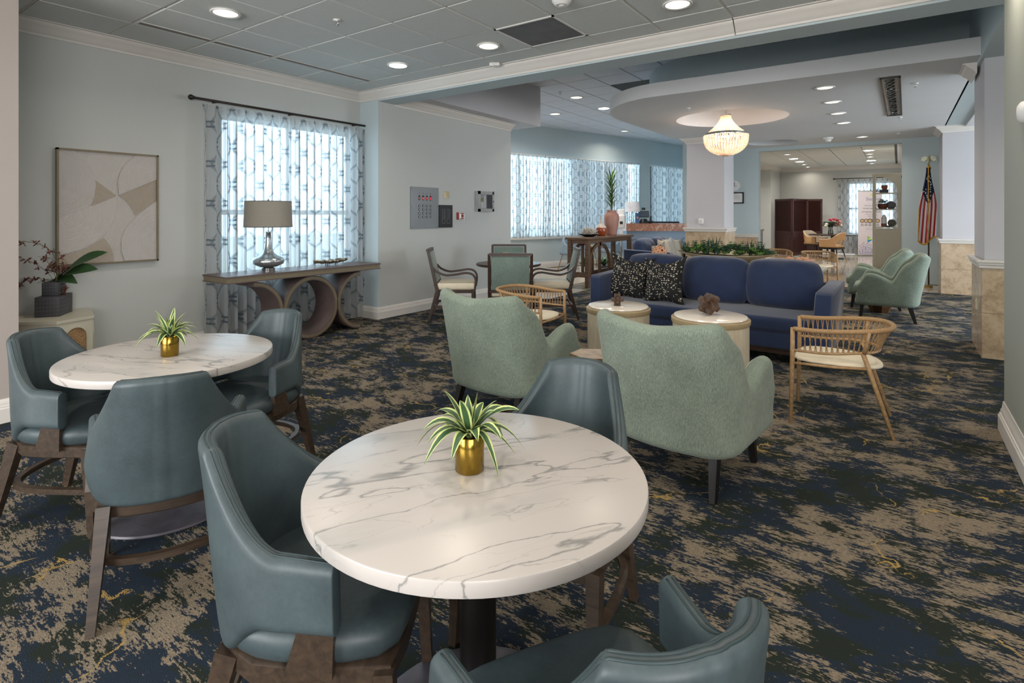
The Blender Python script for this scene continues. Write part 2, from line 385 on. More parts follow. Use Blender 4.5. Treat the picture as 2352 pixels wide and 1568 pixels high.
M['redflower'] = plain('crimson petal', '#b3203f', .6, var=.3, ns=30); M['pinkflower'] = plain('peach petal', '#e0a596', .6, var=.2, ns=30); M['whiteflower'] = plain('white petal', '#e9e6d6', .6, var=.08, ns=30)
M['slate'] = plain('matte charcoal ceramic', '#46464a', .55, var=.06); M['slated'] = plain('pale dimple glaze', '#7b7b80', .4)
M['cabinet'] = plain('putty cream paint', '#c6c2b0', .45, var=.03)
m = N('woven cane'); g = m.noise(m.coord((150, 150, 150)), 1, 2); m.set(m.ramp(g, [(.35, lin('#6b4e32')), (.6, lin('#b08d63'))]), .7); m.bump(g, .8, .004); M['cane'] = m.m
M['consolewood'] = plain('brown lacquered console', '#5e4f4b', .42, var=.12, ns=14); M['champ'] = plain('champagne gilt edge', '#857a64', .38, .45, var=.08)
M['artback'] = plain('canvas back', '#d8cec4', .8)
def artmat(name, hexc, ang, circ=None, per=.011, c0=(0, 0)):
    m = N(name); tc = m.n('ShaderNodeTexCoord'); sp = m.n('ShaderNodeSeparateXYZ'); m.l(tc.outputs['Object'], sp.inputs[0]); y, z = sp.outputs[1], sp.outputs[2]
    if circ:
        dy = m.math('SUBTRACT', y, circ[0]); dz = m.math('SUBTRACT', z, circ[1]); d = m.math('SQRT', m.math('ADD', m.math('MULTIPLY', dy, dy), m.math('MULTIPLY', dz, dz)))
    else: d = m.math('ADD', m.math('MULTIPLY', y, cos(ang)), m.math('MULTIPLY', z, sin(ang)))
    s_ = m.math('SINE', m.math('MULTIPLY', d, 2 * pi / per)); c = lin(hexc)
    m.set(m.ramp(m.math('ADD', m.math('MULTIPLY', s_, .5), .5), [(.1, scale(c, .82)), (.6, c)]), .8); m.bump(s_, .5, .003); return m.m
m = N('terracotta and cream glaze'); tc = m.n('ShaderNodeTexCoord'); sp = m.n('ShaderNodeSeparateXYZ'); m.l(tc.outputs['Object'], sp.inputs[0])
f = m.math('GREATER_THAN', m.math('ADD', sp.outputs[2], m.math('MULTIPLY', m.noise(m.coord(), 14, 3), .04)), .20)
m.set(m.mix(f, lin('#96431f'), lin('#c4b8ac')), .25); M['glazed'] = m.m
M['dusty'] = plain('dusty pink ceramic', '#a5786a', .5, var=.06, ns=5); M['terra'] = plain('terracotta', '#8d5a45', .6); M['coral'] = plain('bleached coral', '#b5aca0', .8, var=.12, ns=50, bump=.4, bs=90)
M['bowlblack'] = plain('black bowl', '#15161a', .35); M['orange'] = plain('peach ceramic', '#d79c76', .5, var=.05); M['pinkbowl'] = plain('pink bowl', '#c79c88', .5, var=.1); M['spot'] = plain('brown spot', '#4c2a1c', .6)
M['silverleaf'] = plain('silver gilt metal', '#a89d88', .28, .85, var=.15, ns=30); M['shade'] = plain('grey lamp shade linen', '#8f8a80', .85, var=.05, ns=60); M['shadewhite'] = plain('white lamp shade', '#e8e8ec', .8)
M['deskblue'] = plain('slate blue panelling', '#8094a8', .5, var=.02); M['boat'] = plain('champagne boat planter', '#8f8268', .38, .5, var=.1)
m = N('black and cream mosaic print'); tc = m.coord((1, 1, 1), 'UV')
def cells(sx, sy, th, wx, hy):
    mp = m.n('ShaderNodeMapping'); mp.inputs['Scale'].default_value = (sx, sy, 1); m.l(tc, mp.inputs[0]); sp = m.n('ShaderNodeSeparateXYZ'); m.l(mp.outputs[0], sp.inputs[0])
    fx = m.math('ABSOLUTE', m.math('SUBTRACT', m.math('FRACT', sp.outputs[0]), .5)); fy = m.math('ABSOLUTE', m.math('SUBTRACT', m.math('FRACT', sp.outputs[1]), .5))
    ins = m.math('MULTIPLY', m.math('LESS_THAN', fx, wx), m.math('LESS_THAN', fy, hy))
    sn = m.n('ShaderNodeVectorMath'); sn.operation = 'FLOOR'; m.l(mp.outputs[0], sn.inputs[0]); wn = m.n('ShaderNodeTexWhiteNoise'); wn.noise_dimensions = '3D'; m.l(sn.outputs[0], wn.inputs['Vector'])
    return m.math('MULTIPLY', ins, m.math('GREATER_THAN', wn.outputs['Value'], th))
pat = m.math('MAXIMUM', m.math('MAXIMUM', cells(17, 19, .70, .24, .18), cells(34, 16, .84, .14, .34)), cells(16, 38, .84, .34, .14))
m.set(m.mix(pat, lin('#17181a'), lin('#cfc6ae')), .9); M['mosaic'] = m.m
# stars and stripes cloth: U across the furled cloth, V down it
m = N('flag cloth'); tc = m.n('ShaderNodeTexCoord'); sp = m.n('ShaderNodeSeparateXYZ'); m.l(tc.outputs['UV'], sp.inputs[0]); U, V_ = sp.outputs[0], sp.outputs[1]
st = m.math('GREATER_THAN', m.math('FRACT', m.math('ADD', m.math('MULTIPLY', U, 4.5), m.math('MULTIPLY', V_, .9))), .5)
cant = m.math('LESS_THAN', V_, m.math('SUBTRACT', .50, m.math('MULTIPLY', m.math('ABSOLUTE', m.math('SUBTRACT', U, .55)), .35)))
m.set(m.mix(cant, m.mix(st, lin('#dcdcdc'), lin('#9c2029')), lin('#1e2547')), .75); M['flag'] = m.m
M['fringe'] = plain('gold fringe', '#c08e27', .6, var=.3, ns=80)
print('materials done')
# ================================================================ THE SETTING
CZ, UZ, SZ, FZ = 3.22, 3.92, 3.12, 3.3        # dining ceiling, upper ceiling, underside of the dropped slab
XW, XP, XR, YB = -6.38, -6.0, .69, 5.24
def crown_profile(h=.13, p=.12):     # (projection from wall, height below ceiling)
    return [(0, -h), (.012, -h), (.014, -h + .02), (.03, -h + .03), (.045, -h + .055), (.075, -.045), (.09, -.03), (.095, -.014), (p, -.01), (p, 0), (0, 0)]
def base_profile(h=.165): return [(0, 0), (.03, 0), (.03, .10), (.024, .108), (.024, .118), (.018, .122), (.018, .14), (.012, .15), (.006, h), (0, h)]
def rail_profile(): return [(0, -.085), (.018, -.08), (.02, -.055), (.03, -.045), (.03, -.03), (.042, -.022), (.042, -.004), (.03, 0), (0, 0)]
def sweep(mb, prof, p, q, z, nrm, e0=0, e1=0):
    p = Vector((*p, 0)); q = Vector((*q, 0)); n = Vector((*nrm, 0)); d = (q - p).normalized()
    a = [p + n * x - d * (e0 * x) + Vector((0, 0, z + h)) for x, h in prof]; b = [q + n * x + d * (e1 * x) + Vector((0, 0, z + h)) for x, h in prof]
    return mb.loft([a, b])
# floors
structure('floor', MB().bb((-10.5, -5.2, -.12), (7, 25, -.012)), M['floor'])
mb = MB(); mb.prism([(-6.45, -5.1), (6.9, -5.1), (6.9, 13.1), (-4.95, 13.1), (-4.95, 8.95), (-5.07, 8.1), (-6.45, 8.1)][:2] + [(6.9, 13.05), (-4.95, 13.05), (-5.0, 8.2), (-6.45, 8.2)], -.012, 0)
carpet = structure('floor', mb, M['carpet'])
# marble floor joints that can be told apart near the carpet: tiles laid in the lobby
tm = MB().box((0, 0, 0), (.59, .59, .012)).mesh('marble_tile', M['floor'])
mf = thing('floor', None, None); mf['kind'] = 'structure'
for i in range(9):
    for j in range(15):
        x, y = -4.6 + .6 * i, 13.36 + .6 * j
        if x < .55 and y < 24 and not (y > 14 and x < -3.1): place(tm, 'marble_tile', (x, y, -.006), mf)
for i in range(6):
    for j in range(8): place(tm, 'marble_tile', (-8.3 + .6 * i, 8.55 + .6 * j, -.006), mf) if (-8.3 + .6 * i) < -5.35 or 0 else None
# ---- window wall (left) with a real opening
def wallx(name, x, th, y0, y1, z1, holes, mat, z0=0):
    mb = MB(); ys = y0
    for (a, b, c, d) in sorted(holes):
        mb.bb((x, ys, z0), (x - th, a, z1)); mb.bb((x, a, z0), (x - th, b, c)); mb.bb((x, a, d), (x - th, b, z1)); ys = b
    mb.bb((x, ys, z0), (x - th, y1, z1)); return structure(name, mb, mat)
wallx('wall_left', XW, .25, .9, YB + .3, CZ + .1, [(3.25, 5.12, .72, 2.62)], M['wall'])
mb = MB()
for y in (3.25, 4.18, 5.12): mb.bb((XW - .12, y - .035, .72), (XW - .17, y + .035, 2.62))
for z in (.72, 1.5, 2.62): mb.bb((XW - .12, 3.25, z - .03), (XW - .17, 5.12, z + .03))
win = thing('window_1', None, None); win['kind'] = 'structure'
mb.build('window_frame', M['trim'], win); 
for y in (3.285, 4.215):
    for z0, z1 in ((.75, 1.47), (1.53, 2.59)): MB().bb((XW - .14, y, z0), (XW - .145, y + .93 - .06, z1)).build('pane', M['glass'], win)
structure('wall_left_return', MB().bb((XW - .1, YB, 0), (XP, YB + .02, 3.07)).bb((XW - .1, YB, 3.07), (XP - .4, YB + .3, CZ)), M['wallblue'])
structure('wall_panel', MB().bb((XP - .3, YB + .02, 0), (XP, 8.475, 3.07)), M['wall'])
structure('wall_pier', MB().bb((-6.6, -5.1, 0), (-5.19, 1.19, CZ + .1)), plain('warm grey pier paint', '#aca29c', .6, var=.02, ns=1.2))
# beam across the room
structure('trim_1', MB().bb((XP - .4, YB, 3.07), (6.0, YB + .33, CZ + .75)), M['wallblue'])
mb = MB(); sweep(mb, crown_profile(), (-6.4, YB), (-1.215, YB), CZ, (0, -1)); sweep(mb, crown_profile(), (-1.205, YB - .004), (6, YB - .004), CZ, (0, -1)); structure('trim_2', mb, M['trim'], 35)
mb = MB(); sweep(mb, crown_profile(), (XW, 1.19), (XW, YB), CZ, (1, 0)); structure('trim_3', mb, M['trim'], 35)
mb = MB(); sweep(mb, crown_profile(.12), (XP, YB + .32), (XP, 8.475), 3.165, (1, 0), 0, 0); structure('trim_4', mb, M['trim'], 35)
# duct box above the panelled wall
structure('ceiling_box', MB().bb((-9.5, YB + .33, 3.165), (-5.645, 8.964, UZ + .1)), M['wallgrey'])
mb = MB(); sweep(mb, base_profile(), (XP, YB), (XP, 8.475), 0, (1, 0), 1, 0); sweep(mb, base_profile(), (XW, YB), (XP, YB), 0, (0, -1), 0, 1); sweep(mb, base_profile(), (-5.19, -3), (-5.19, 1.19), 0, (1, 0)); sweep(mb, base_profile(), (XW, 1.19), (XW, YB), 0, (1, 0))
structure('baseboard_left', mb, M['trim'], 35)
# ---- dining ceiling: backing, tiles
ceil = structure('ceiling', MB().bb((-6.6, -5.2, CZ + .012), (6.9, YB + .1, CZ + .12)), M['grid'])
xs = [-6.30, -5.72] + [-5.075 + .6437 * k for k in range(10)]; ys = [.087 + .6767 * k for k in range(8)]
GX = [-6.27, -5.719, -5.075, -4.432, -3.775, -3.12, -2.49, -1.845, -1.2, -.556, .088, .732, 1.376, 2.02]; GY = [-.6, .077, .754, 1.43, 2.107, 2.78, 3.455, 4.137, 4.81, 5.135]
random.seed(3)
gm_ = MB()
for x in GX[1:-1]: gm_.bb((x - .006, -1, CZ + .002), (x + .006, 5.13, CZ + .012))
for y in GY[1:-1]: gm_.bb((-6.27, y - .006, CZ + .002), (2.0, y + .006, CZ + .012))
gm_.build('ceiling_grid', M['trim'], ceil)
skip = {(6, 7)}
for i in range(len(GX) - 1):
    for j in range(len(GY) - 1):
        if (i, j) == (5, 7): continue
        sx, sy = GX[i+1] - GX[i] - .018, GY[j+1] - GY[j] - .018
        o = MB().rbox((0, 0, 0), (sx, sy, .02), .006, 1).build('ceiling_tile', M['tile'], ceil)
        o.location = ((GX[i] + GX[i+1]) / 2, (GY[j] + GY[j+1]) / 2, CZ + .006 + random.uniform(0, .003)); o.rotation_euler = (random.uniform(-.003, .003), random.uniform(-.003, .003), 0)
structure('ceiling_rear', MB().bb((-6.3, -5.1, CZ - .01), (6.9, -.62, CZ + .01)).bb((2.03, -.62, CZ - .01), (6.9, 5.2, CZ + .01)), M['tile'])
# ---- upper ceiling of the lobby
uc = structure('ceiling', MB().bb((-10.4, YB + .2, UZ + .012), (6.9, 22.4, UZ + .1)), M['grid'])
tme = MB().rbox((0, 0, 0), (.638, .648, .02), .006, 1).mesh('ceiling_tile', M['tile2'])
for i in range(14):
    for j in range(22):
        x = -9.4 + .656 * i + .003; y = 5.9 + .666 * j
        if x > .6: continue
        if x > -4.6 and y > 9.5 and x < .6 and y < 14.5: continue
        place(tme, 'ceiling_tile', (x + .003, y, UZ + .006), uc)
# ---- dropped slab with rounded corner, ledge and inner drum
def rounded(x0, y0, x1, y1, r, n=14, wob=0):   # left edge x0, front edge y0, rounded front-left corner
    pts = [(x1, y0)]
    for k in range(n + 1): a = -pi / 2 - k * pi / 2 / n; pts.append((x0 + r + r * cos(a), y0 + r * 1.25 + r * 1.25 * sin(a)))
    return pts + [(x0, y1), (x1, y1)]
def plate_holes(poly, z0, z1, circles):
    bm = bmesh.new()
    def loop(pts, z): 
        vs = [bm.verts.new((x, y, z)) for x, y in pts]; return [bm.edges.new((vs[i], vs[(i + 1) % len(vs)])) for i in range(len(vs))]
    es = loop(poly, z0)
    for c in circles: es += loop(c, z0)
    g = bmesh.ops.triangle_fill(bm, use_beauty=True, use_dissolve=False, edges=es)
    fs = [f for f in bm.faces]
    def inside(f):
        c = f.calc_center_median()
        for pts in circles:
            cx = sum(p[0] for p in pts) / len(pts); cy = sum(p[1] for p in pts) / len(pts); r = math.hypot(pts[0][0] - cx, pts[0][1] - cy)
            if math.hypot(c.x - cx, c.y - cy) < r * .97: return True
        return False
    bmesh.ops.delete(bm, geom=[f for f in fs if inside(f)], context='FACES_ONLY')
    r = bmesh.ops.extrude_face_region(bm, geom=bm.faces[:]); 
    for e in r['geom']:
        if isinstance(e, bmesh.types.BMVert): e.co.z = z1
    bmesh.ops.recalc_face_normals(bm, faces=bm.faces[:]); bm.verts.index_update()
    mb = MB(); mb.add([v.co[:] for v in bm.verts], [[v.index for v in f.verts] for f in bm.faces]); bm.free(); return mb
def circ(cx, cy, r, n=48): return [(cx + r * cos(2 * pi * k / n), cy + r * sin(2 * pi * k / n)) for k in range(n)]
poly = rounded(-4.0, 7.42, XR + .02, 14.6, 1.25)
structure('ceiling_slab', plate_holes(poly, SZ, SZ + .19, [circ(-2.36, 9.87, .90), circ(-2.36, 13.72, .52)]), M['ceil'], 40)
mb = MB(); ip = rounded(-3.75, 8.55, XR + .02, 14.6, 1.2); n = len(ip)
mb.add([(x, y, z) for z in (SZ + .18, UZ + .02) for x, y in ip], [(k, k + 1, n + k + 1, n + k) for k in range(n - 1)])
structure('wall_drum', mb, M['wallblue'], 40)
mb = MB()
for (cx, cy, r) in ((-2.36, 9.87, .90), (-2.36, 13.72, .52)):
    c = circ(cx, cy, r + .001); mb.add([(x, y, z) for z in (SZ + .01, SZ + .40) for x, y in c], [(k, (k + 1) % 48, 48 + (k + 1) % 48, 48 + k) for k in range(48)] + [tuple(48 + k for k in range(48))])
structure('ceiling_recess', mb, M['ceil'], 40)
# ---- right-hand side: near pier, header, marble columns
structure('wall_pier', MB().bb((.585, 4.0, 0), (3.5, 4.985, CZ + .8)), plain('grey green pier paint', '#a4a89e', .6, var=.02, ns=1.5))
mb = MB(); sweep(mb, base_profile(.20), (.585, 4.0), (.585, 4.985), 0, (-1, 0), 1, 1); sweep(mb, base_profile(.20), (.585, 4.985), (2, 4.985), 0, (0, 1), 1, 0); sweep(mb, base_profile(.2), (.585, 4.0), (3.5, 4.0), 0, (0, -1), 1, 0); structure('baseboard_right', mb, M['trim'], 35)
structure('wall_right', MB().bb((XR, 4.985, 3.08), (XR + .3, 8.3, UZ + .1)).bb((XR, 8.3, SZ), (XR + .3, 14.6, UZ + .1)), M['wallblue'])
structure('ceiling_side', MB().bb((XR + .3, 4.98, 3.08), (6.9, 14.6, 3.18)), M['ceil'])
structure('wall_side', MB().bb((4.6, 4.9, 0), (4.8, 14.6, .55)).bb((4.6, 4.9, 2.95), (4.8, 14.6, 3.2)).bb((4.6, 4.9, .5), (4.8, 7.8, 3)).bb((4.6, 13.4, .5), (4.8, 14.6, 3)).bb((4.6, 10.5, .5), (4.8, 10.7, 3)), M['wall'])  # openings added to let the passage fill light through
def column(x0, y0, x1, y1, ztop, name, paint, rz=1.0, faces='LF', crownf=''):
    c = thing(name, None, None); c['kind'] = 'structure'
    MB().bb((x0 + .004, y0 + .004, 0), (x1 - .004, y1 - .004, ztop)).build('shaft', paint, c)
    t = .022; zt = rz - .085
    for k, (za, zb) in enumerate(((0.0, .46), (.463, zt))):
        MB().bb((x0 - t + .004, y0 - t, za), (x1, y0 + .002, zb)).build('marble_panel', M['trav'], c)
        ny = max(1, round((y1 - y0) / .5)); dy = (y1 - y0) / ny
        for q in range(ny): MB().bb((x0 - t, y0 - t + .003 + q * dy, za), (x0 + .002, y0 - t + (q + 1) * dy, zb)).build('marble_panel', M['trav'], c)
        if 'R' in faces: MB().bb((x1 - .002, y0 - t + .003, za), (x1 + t, y1, zb)).build('marble_panel', M['trav'], c)
    mb = MB(); sweep(mb, rail_profile(), (x0 - t, y0 - t), (x1 + (t if 'R' in faces else 0), y0 - t), rz, (0, -1), 1, 1 if 'R' in faces else 0); sweep(mb, rail_profile(), (x0 - t, y0 - t), (x0 - t, y1), rz, (-1, 0), 1, 0)
    if 'R' in faces: sweep(mb, rail_profile(), (x1 + t, y0 - t), (x1 + t, y1), rz, (1, 0), 1, 0)
    mb.build('chair_rail', M['trim'], c, 35)
    if crownf:
        mb = MB()
        if 'F' in crownf: sweep(mb, crown_profile(.12), (x0, y0), (x1, y0), SZ, (0, -1), 1, 1 if 'R' in faces else 0)
        if 'L' in crownf: sweep(mb, crown_profile(.12), (x0, y0), (x0, y1), SZ, (-1, 0), 1, 0)
        if 'R' in crownf: sweep(mb, crown_profile(.12), (x1, y0), (x1, y1), SZ, (1, 0), 1, 0)
        mb.build('column_crown', M['trim'], c, 35)
    return c
column(.715, 7.42, 2.9, 8.35, 3.1, 'column_1', M['wallgrey'], 1.005)
mb = MB(); sweep(mb, crown_profile(.12), (XR, 7.75), (XR, 8.3), SZ, (-1, 0)); structure('trim_5', mb, M['trim'], 35)
column(.66, 13.03, 2.9, 14.0, 3.12, 'column_2', M['wallgrey'], 1.02, 'LF', 'FL')
column(-3.79, 12.0, -2.997, 12.8, 3.12, 'column_3', M['wallgrey'], 1.19, 'LFR', 'FLR')
structure('wall_side_rear', MB().bb((XR, 14.0, 0), (2, 14.6, 3.2)), M['wall'])
# ---- back wall with the wide opening
structure('wall_back', MB().bb((-4.62, 14.6, 0), (-2.84, 14.85, UZ + .1)).bb((.05, 14.6, 0), (1.8, 14.85, UZ + .1)).bb((-2.84, 14.6, 3.03), (.05, 14.85, UZ + .1)), M['wallblue'])
bw = thing('wall_wainscot', None, None); bw['kind'] = 'structure'
for k in range(3):
    for za, zb in ((0, .5), (.503, .90)): MB().bb((-4.6 + k * .587, 14.575, za), (-4.6 + (k + 1) * .587 - .004, 14.6, zb)).build('marble_panel', M['trav'], bw)
mb = MB(); sweep(mb, rail_profile(), (-4.6, 14.575), (-2.84, 14.575), .99, (0, -1)); mb.build('chair_rail', M['trim'], bw, 35)
# ---- far sitting room
structure('wall_far', MB().bb((-4.8, 24.1, 0), (-1.55, 24.3, FZ)).bb((-.15, 24.1, 0), (.4, 24.3, FZ)).bb((-1.55, 24.1, 0), (-.15, 24.3, .75)).bb((-1.55, 24.1, 2.65), (-.15, 24.3, FZ)), M['wall'])
structure('wall_far_left', MB().bb((-4.8, 14.85, 0), (-4.6, 24.2, UZ + .1)).bb((-4.6, 22.3, 0), (-3.9, 24.2, FZ)), M['wall'])
structure('wall_far_right', MB().bb((.1, 14.85, 0), (.4, 24.2, FZ)), M['wall'])
mb = MB(); cp = crown_profile(.15, .14); sweep(mb, cp, (-3.9, 24.1), (.1, 24.1), FZ, (0, -1)); sweep(mb, cp, (-3.9, 22.3), (-3.9, 24.1), FZ, (1, 0), 1); sweep(mb, cp, (-4.6, 22.3), (-3.9, 22.3), FZ, (0, -1), 0, 1); sweep(mb, cp, (.1, 15), (.1, 24.1), FZ, (-1, 0)); structure('trim_6', mb, M['trim'], 35)
mb = MB(); sweep(mb, base_profile(), (-3.9, 24.1), (.1, 24.1), 0, (0, -1)); structure('baseboard_far', mb, M['trim'], 35)
fc = structure('ceiling', MB().bb((-4.6, 14.85, FZ + .012), (.4, 24.3, FZ + .1)), M['grid'])
tf = MB().rbox((0, 0, 0), (.735, .735, .02), .005, 1).mesh('ceiling_tile', M['tile'])
for i in range(6):
    for j in range(12): place(tf, 'ceiling_tile', (-4.22 + .75 * i, 15.35 + .75 * j, FZ + .004), fc)
w2 = thing('window_3', None, None); w2['kind'] = 'structure'
mb = MB()
for x in (-1.55, -.85, -.15): mb.bb((x - .03, 24.14, .75), (x + .03, 24.2, 2.65))
for z in (.75, 1.7, 2.65): mb.bb((-1.55, 24.14, z - .03), (-.15, 24.2, z + .03))
mb.build('window_frame', M['trim'], w2); MB().bb((-1.53, 24.17, .78), (-.88, 24.175, 2.62)).build('pane', M['glass'], w2); MB().bb((-.83, 24.17, .78), (-.18, 24.175, 2.62)).build('pane', M['glass'], w2)
# ---- oblique window wall of the lobby
def oblique(name, A, B, sill, head, posts, mat, m0=.0, m1=.0):
    A = Vector((*A, 0)); B = Vector((*B, 0)); d = (B - A).normalized(); n = Vector((-d.y, d.x, 0)); L = (B - A).length   # n points outdoors (left)
    def blk(mb, s0, s1, z0, z1, o0=0, o1=.25):
        pts = [A + d * s0 + n * o0, A + d * s1 + n * o0, A + d * s1 + n * o1, A + d * s0 + n * o1]; mb.prism([(p.x, p.y) for p in pts], z0, z1)
    mb = MB(); blk(mb, 0, L, 0, sill); blk(mb, 0, L, head, UZ + .1)
    for a, b in posts: blk(mb, a, b, sill, head)
    structure(name, mb, mat)
    w_ = thing('window_2', None, None); w_['kind'] = 'structure'; mb = MB(); blk(mb, 0, L, sill, sill + .05, .02, .12); blk(mb, 0, L, head - .05, head, .08, .14)
    k = 0
    while k < L: blk(mb, k, k + .06, sill, head, .08, .14); k += 1.1
    mb.build('window_frame', M['trim'], w_)
    k = 0
    while k + 1.1 < L: q = MB(); blk(q, k + .06, k + 1.1, sill + .05, head - .05, .10, .105); q.build('pane', M['glass'], w_); k += 1.1
    mb = MB(); blk(mb, 0, L, sill - .04, sill + .012, -.07, .1); mb.build('window_sill', M['trim'], w_)
    return A, d, n, L
oA, od, on, oL = oblique('wall_window', (-9.0, 10.1), (-6.72, 17.3), .84, 3.12, [(0, .3), (7.05, 7.55)], M['wallblue'])
pA, pd, pn, pL = oblique('wall_window', (-6.72, 17.3), (-6.0, 20.7), .84, 3.12, [(0, .1), (3.4, 3.47)], M['wallblue'])
mb = MB(); sweep(mb, base_profile(), (oA.x, oA.y), (-6.72, 17.3), 0, (-on.x, -on.y)); structure('baseboard_window', mb, M['trim'], 35)
structure('wall_lobby', MB().bb((-9.6, 8.475, 0), (-6.3, 8.6, UZ)).bb((-9.3, 8.475, 0), (-9.1, 10.4, UZ)).bb((-6.3, 20.7, 0), (-4.6, 20.9, UZ + .1)), M['wallblue'])
# ---- rear of the dining room (behind the tripod), with openings added for the fill lights
mb = MB().bb((-5.2, -4.5, 0), (6.9, -4.3, .55)).bb((-5.2, -4.5, 2.95), (6.9, -4.3, CZ)).bb((-5.2, -4.5, .5), (-4.9, -4.3, 3)).bb((-.9, -4.5, .5), (.4, -4.3, 3)).bb((4.9, -4.5, .5), (6.9, -4.3, 3)).bb((.4, -4.5, .5), (4.9, -4.3, 3))
structure('wall_rear', mb, M['wall'])
mb = MB().bb((3.6, -4.4, 0), (3.8, 4.1, .55)).bb((3.6, -4.4, 2.95), (3.8, 4.1, CZ)).bb((3.6, -.9, .5), (3.8, 4.1, 3))
structure('wall_dining_right', mb, M['wall'])
structure('ground_outside', MB().bb((-40, -30, -.4), (40, 60, -.13)), plain('pale paving outdoors', '#b9b9b0', .9))

# ================================================================ CEILING FITTINGS
def downlight(x, y, z, r, label, on=1, cool=False, power=0, group=None, nm='ceiling_light'):
    t = thing(nm, label, 'light', (x, y, z), 0, group)
    MB().lathe([(r, -.004), (r + .018, -.010), (r + .022, -.004), (r + .022, .004), (r, .004)], 28, cap=False).build('trim_ring', M['white'], t, True)
    if cool: MB().lathe([(.001, -.010), (r * .8, -.010), (r, -.004)], 28, cap=False).build('lens', M['lampwhite'], t)
    else:
        MB().lathe([(.001, -.001), (r * .97, -.001)], 28, cap=False).build('lens', M['lamp'], t)
        MB().lathe([(.001, -.003), (r * .34, -.003)], 20, cap=False).build('bulb', M['lampwhite'], t)
    if power:
        a = area('downlight_glow', (x, y, z - .02), (0, 0, -1), r * 1.5, 0, power, (1, .88, .74) if not cool else (1, .95, .92), True, spread=R(150)); a.parent = t; a.location = (0, 0, -.016)
    return t
for x, y, l, cool in ((-4.753, 2.453, 'recessed ceiling light above the framed relief art', 0), (-3.466, 4.499, 'recessed ceiling light with visible reflector between the white lit disc and the square air grille', 0), (-4.773, 4.468, 'bright white lit disc light in the tiled ceiling above the window lamp', 1), (-1.499, 4.505, 'recessed ceiling light right of the square air grille', 0)):
    # holes are shown by the light sitting just proud of its tile
    downlight(x, y, CZ - .012, .1, l, cool=cool, power=8)
for x, y in ((-2.2, 2.4), (-.2, 2.3), (1.6, 2.4), (-3.4, .3), (-1.0, .3), (1.2, .2), (-3, -2.0), (0, -2.0), (2.6, -1.8), (.4, 4.4)): downlight(x, y, CZ - .012, .1, 'recessed ceiling light over the tables out of view', power=8, group='dining ceiling lights out of view')
names = ['nearest of the recessed lights in a row on the dropped ceiling', 'second nearest of the recessed lights in a row on the dropped ceiling', 'third of the recessed lights in a row on the dropped ceiling', 'fourth of the recessed lights in a row on the dropped ceiling', 'farthest recessed light on the dropped ceiling near the doorway header']
for (x, y), l in zip(((-.785, 8.17), (-.797, 9.273), (-.811, 10.361), (-.818, 11.495), (-.641, 13.778)), names): downlight(x, y, SZ - .004, .095, l, power=9)
for x, y, c, l in ((-5.497, 10.135, 0, 'recessed light in upper tiled ceiling nearest the duct box sprinkler'), (-5.543, 11.532, 1, 'bright white lit disc in the upper tiled ceiling'), (-6.82, 11.497, 0, 'recessed light in upper tiled ceiling nearest the window wall')): downlight(x, y, UZ - .008, .12, l, cool=c, power=22)
downlight(-6.55, 15.0, UZ - .008, .1, 'recessed light washing the wall above the lobby curtains', power=14)
fl = [(-2.76, 18.35, 0, 'dim recessed light at the near end of the left row in the far room'), (-2.80, 19.85, 1, 'nearer of two lit discs in the left row of the far room'), (-2.78, 21.07, 1, 'farther of two lit discs in the left row of the far room'), (-2.82, 22.4, 0, 'dim recessed light behind the lit discs in the left row of the far room'), (-2.84, 23.6, 0, 'last dim recessed light of the left row in the far room'), (-.70, 18.48, 1, 'nearest lit disc in the right row of the far room'), (-.72, 19.65, 0, 'dim recessed light just behind the nearest lit disc of the right row'), (-.74, 20.6, 0, 'second dim recessed light of the right row in the far room'), (-.76, 22.0, 1, 'farther lit disc in the right row of the far room'), (-.79, 23.3, 0, 'last dim recessed light of the right row in the far room')]
for x, y, c, l in fl: downlight(x, y, FZ - .012, .13 if c else .10, l, cool=c, power=24 if c else 5)
# square air grille
t = thing('ceiling_air_grille', 'square grey perforated air grille in the tiled ceiling', 'vent', (-2.1675, 4.473, CZ - .004))
t.location = ((GX[6] + GX[5]) / 2, (GY[7] + GY[8]) / 2, CZ)
mb = MB(); s_ = .325
for a in (-1, 1): mb.bb((a * s_, -s_, -.008), (a * (s_ - .02), s_, .01)); mb.bb((-s_, a * s_, -.008), (s_, a * (s_ - .02), .01))
mb.build('frame', M['white'], t)
mb = MB()
for k in range(44): q = -s_ + .02 + k * (2 * s_ - .04) / 43; mb.bb((q - .0035, -s_ + .02, -.003), (q + .0035, s_ - .02, .002)); mb.bb((-s_ + .02, q - .0035, -.003), (s_ - .02, q + .0035, .002))
mb.build('mesh', plain('grey grille mesh', '#84868a', .5, .2), t, kind='stuff')
MB().bb((-s_, -s_, .03), (s_, s_, .034)).build('backing', plain('dark grille backing', '#3c3b3a', .9), t)  # plain dark sheet behind the mesh
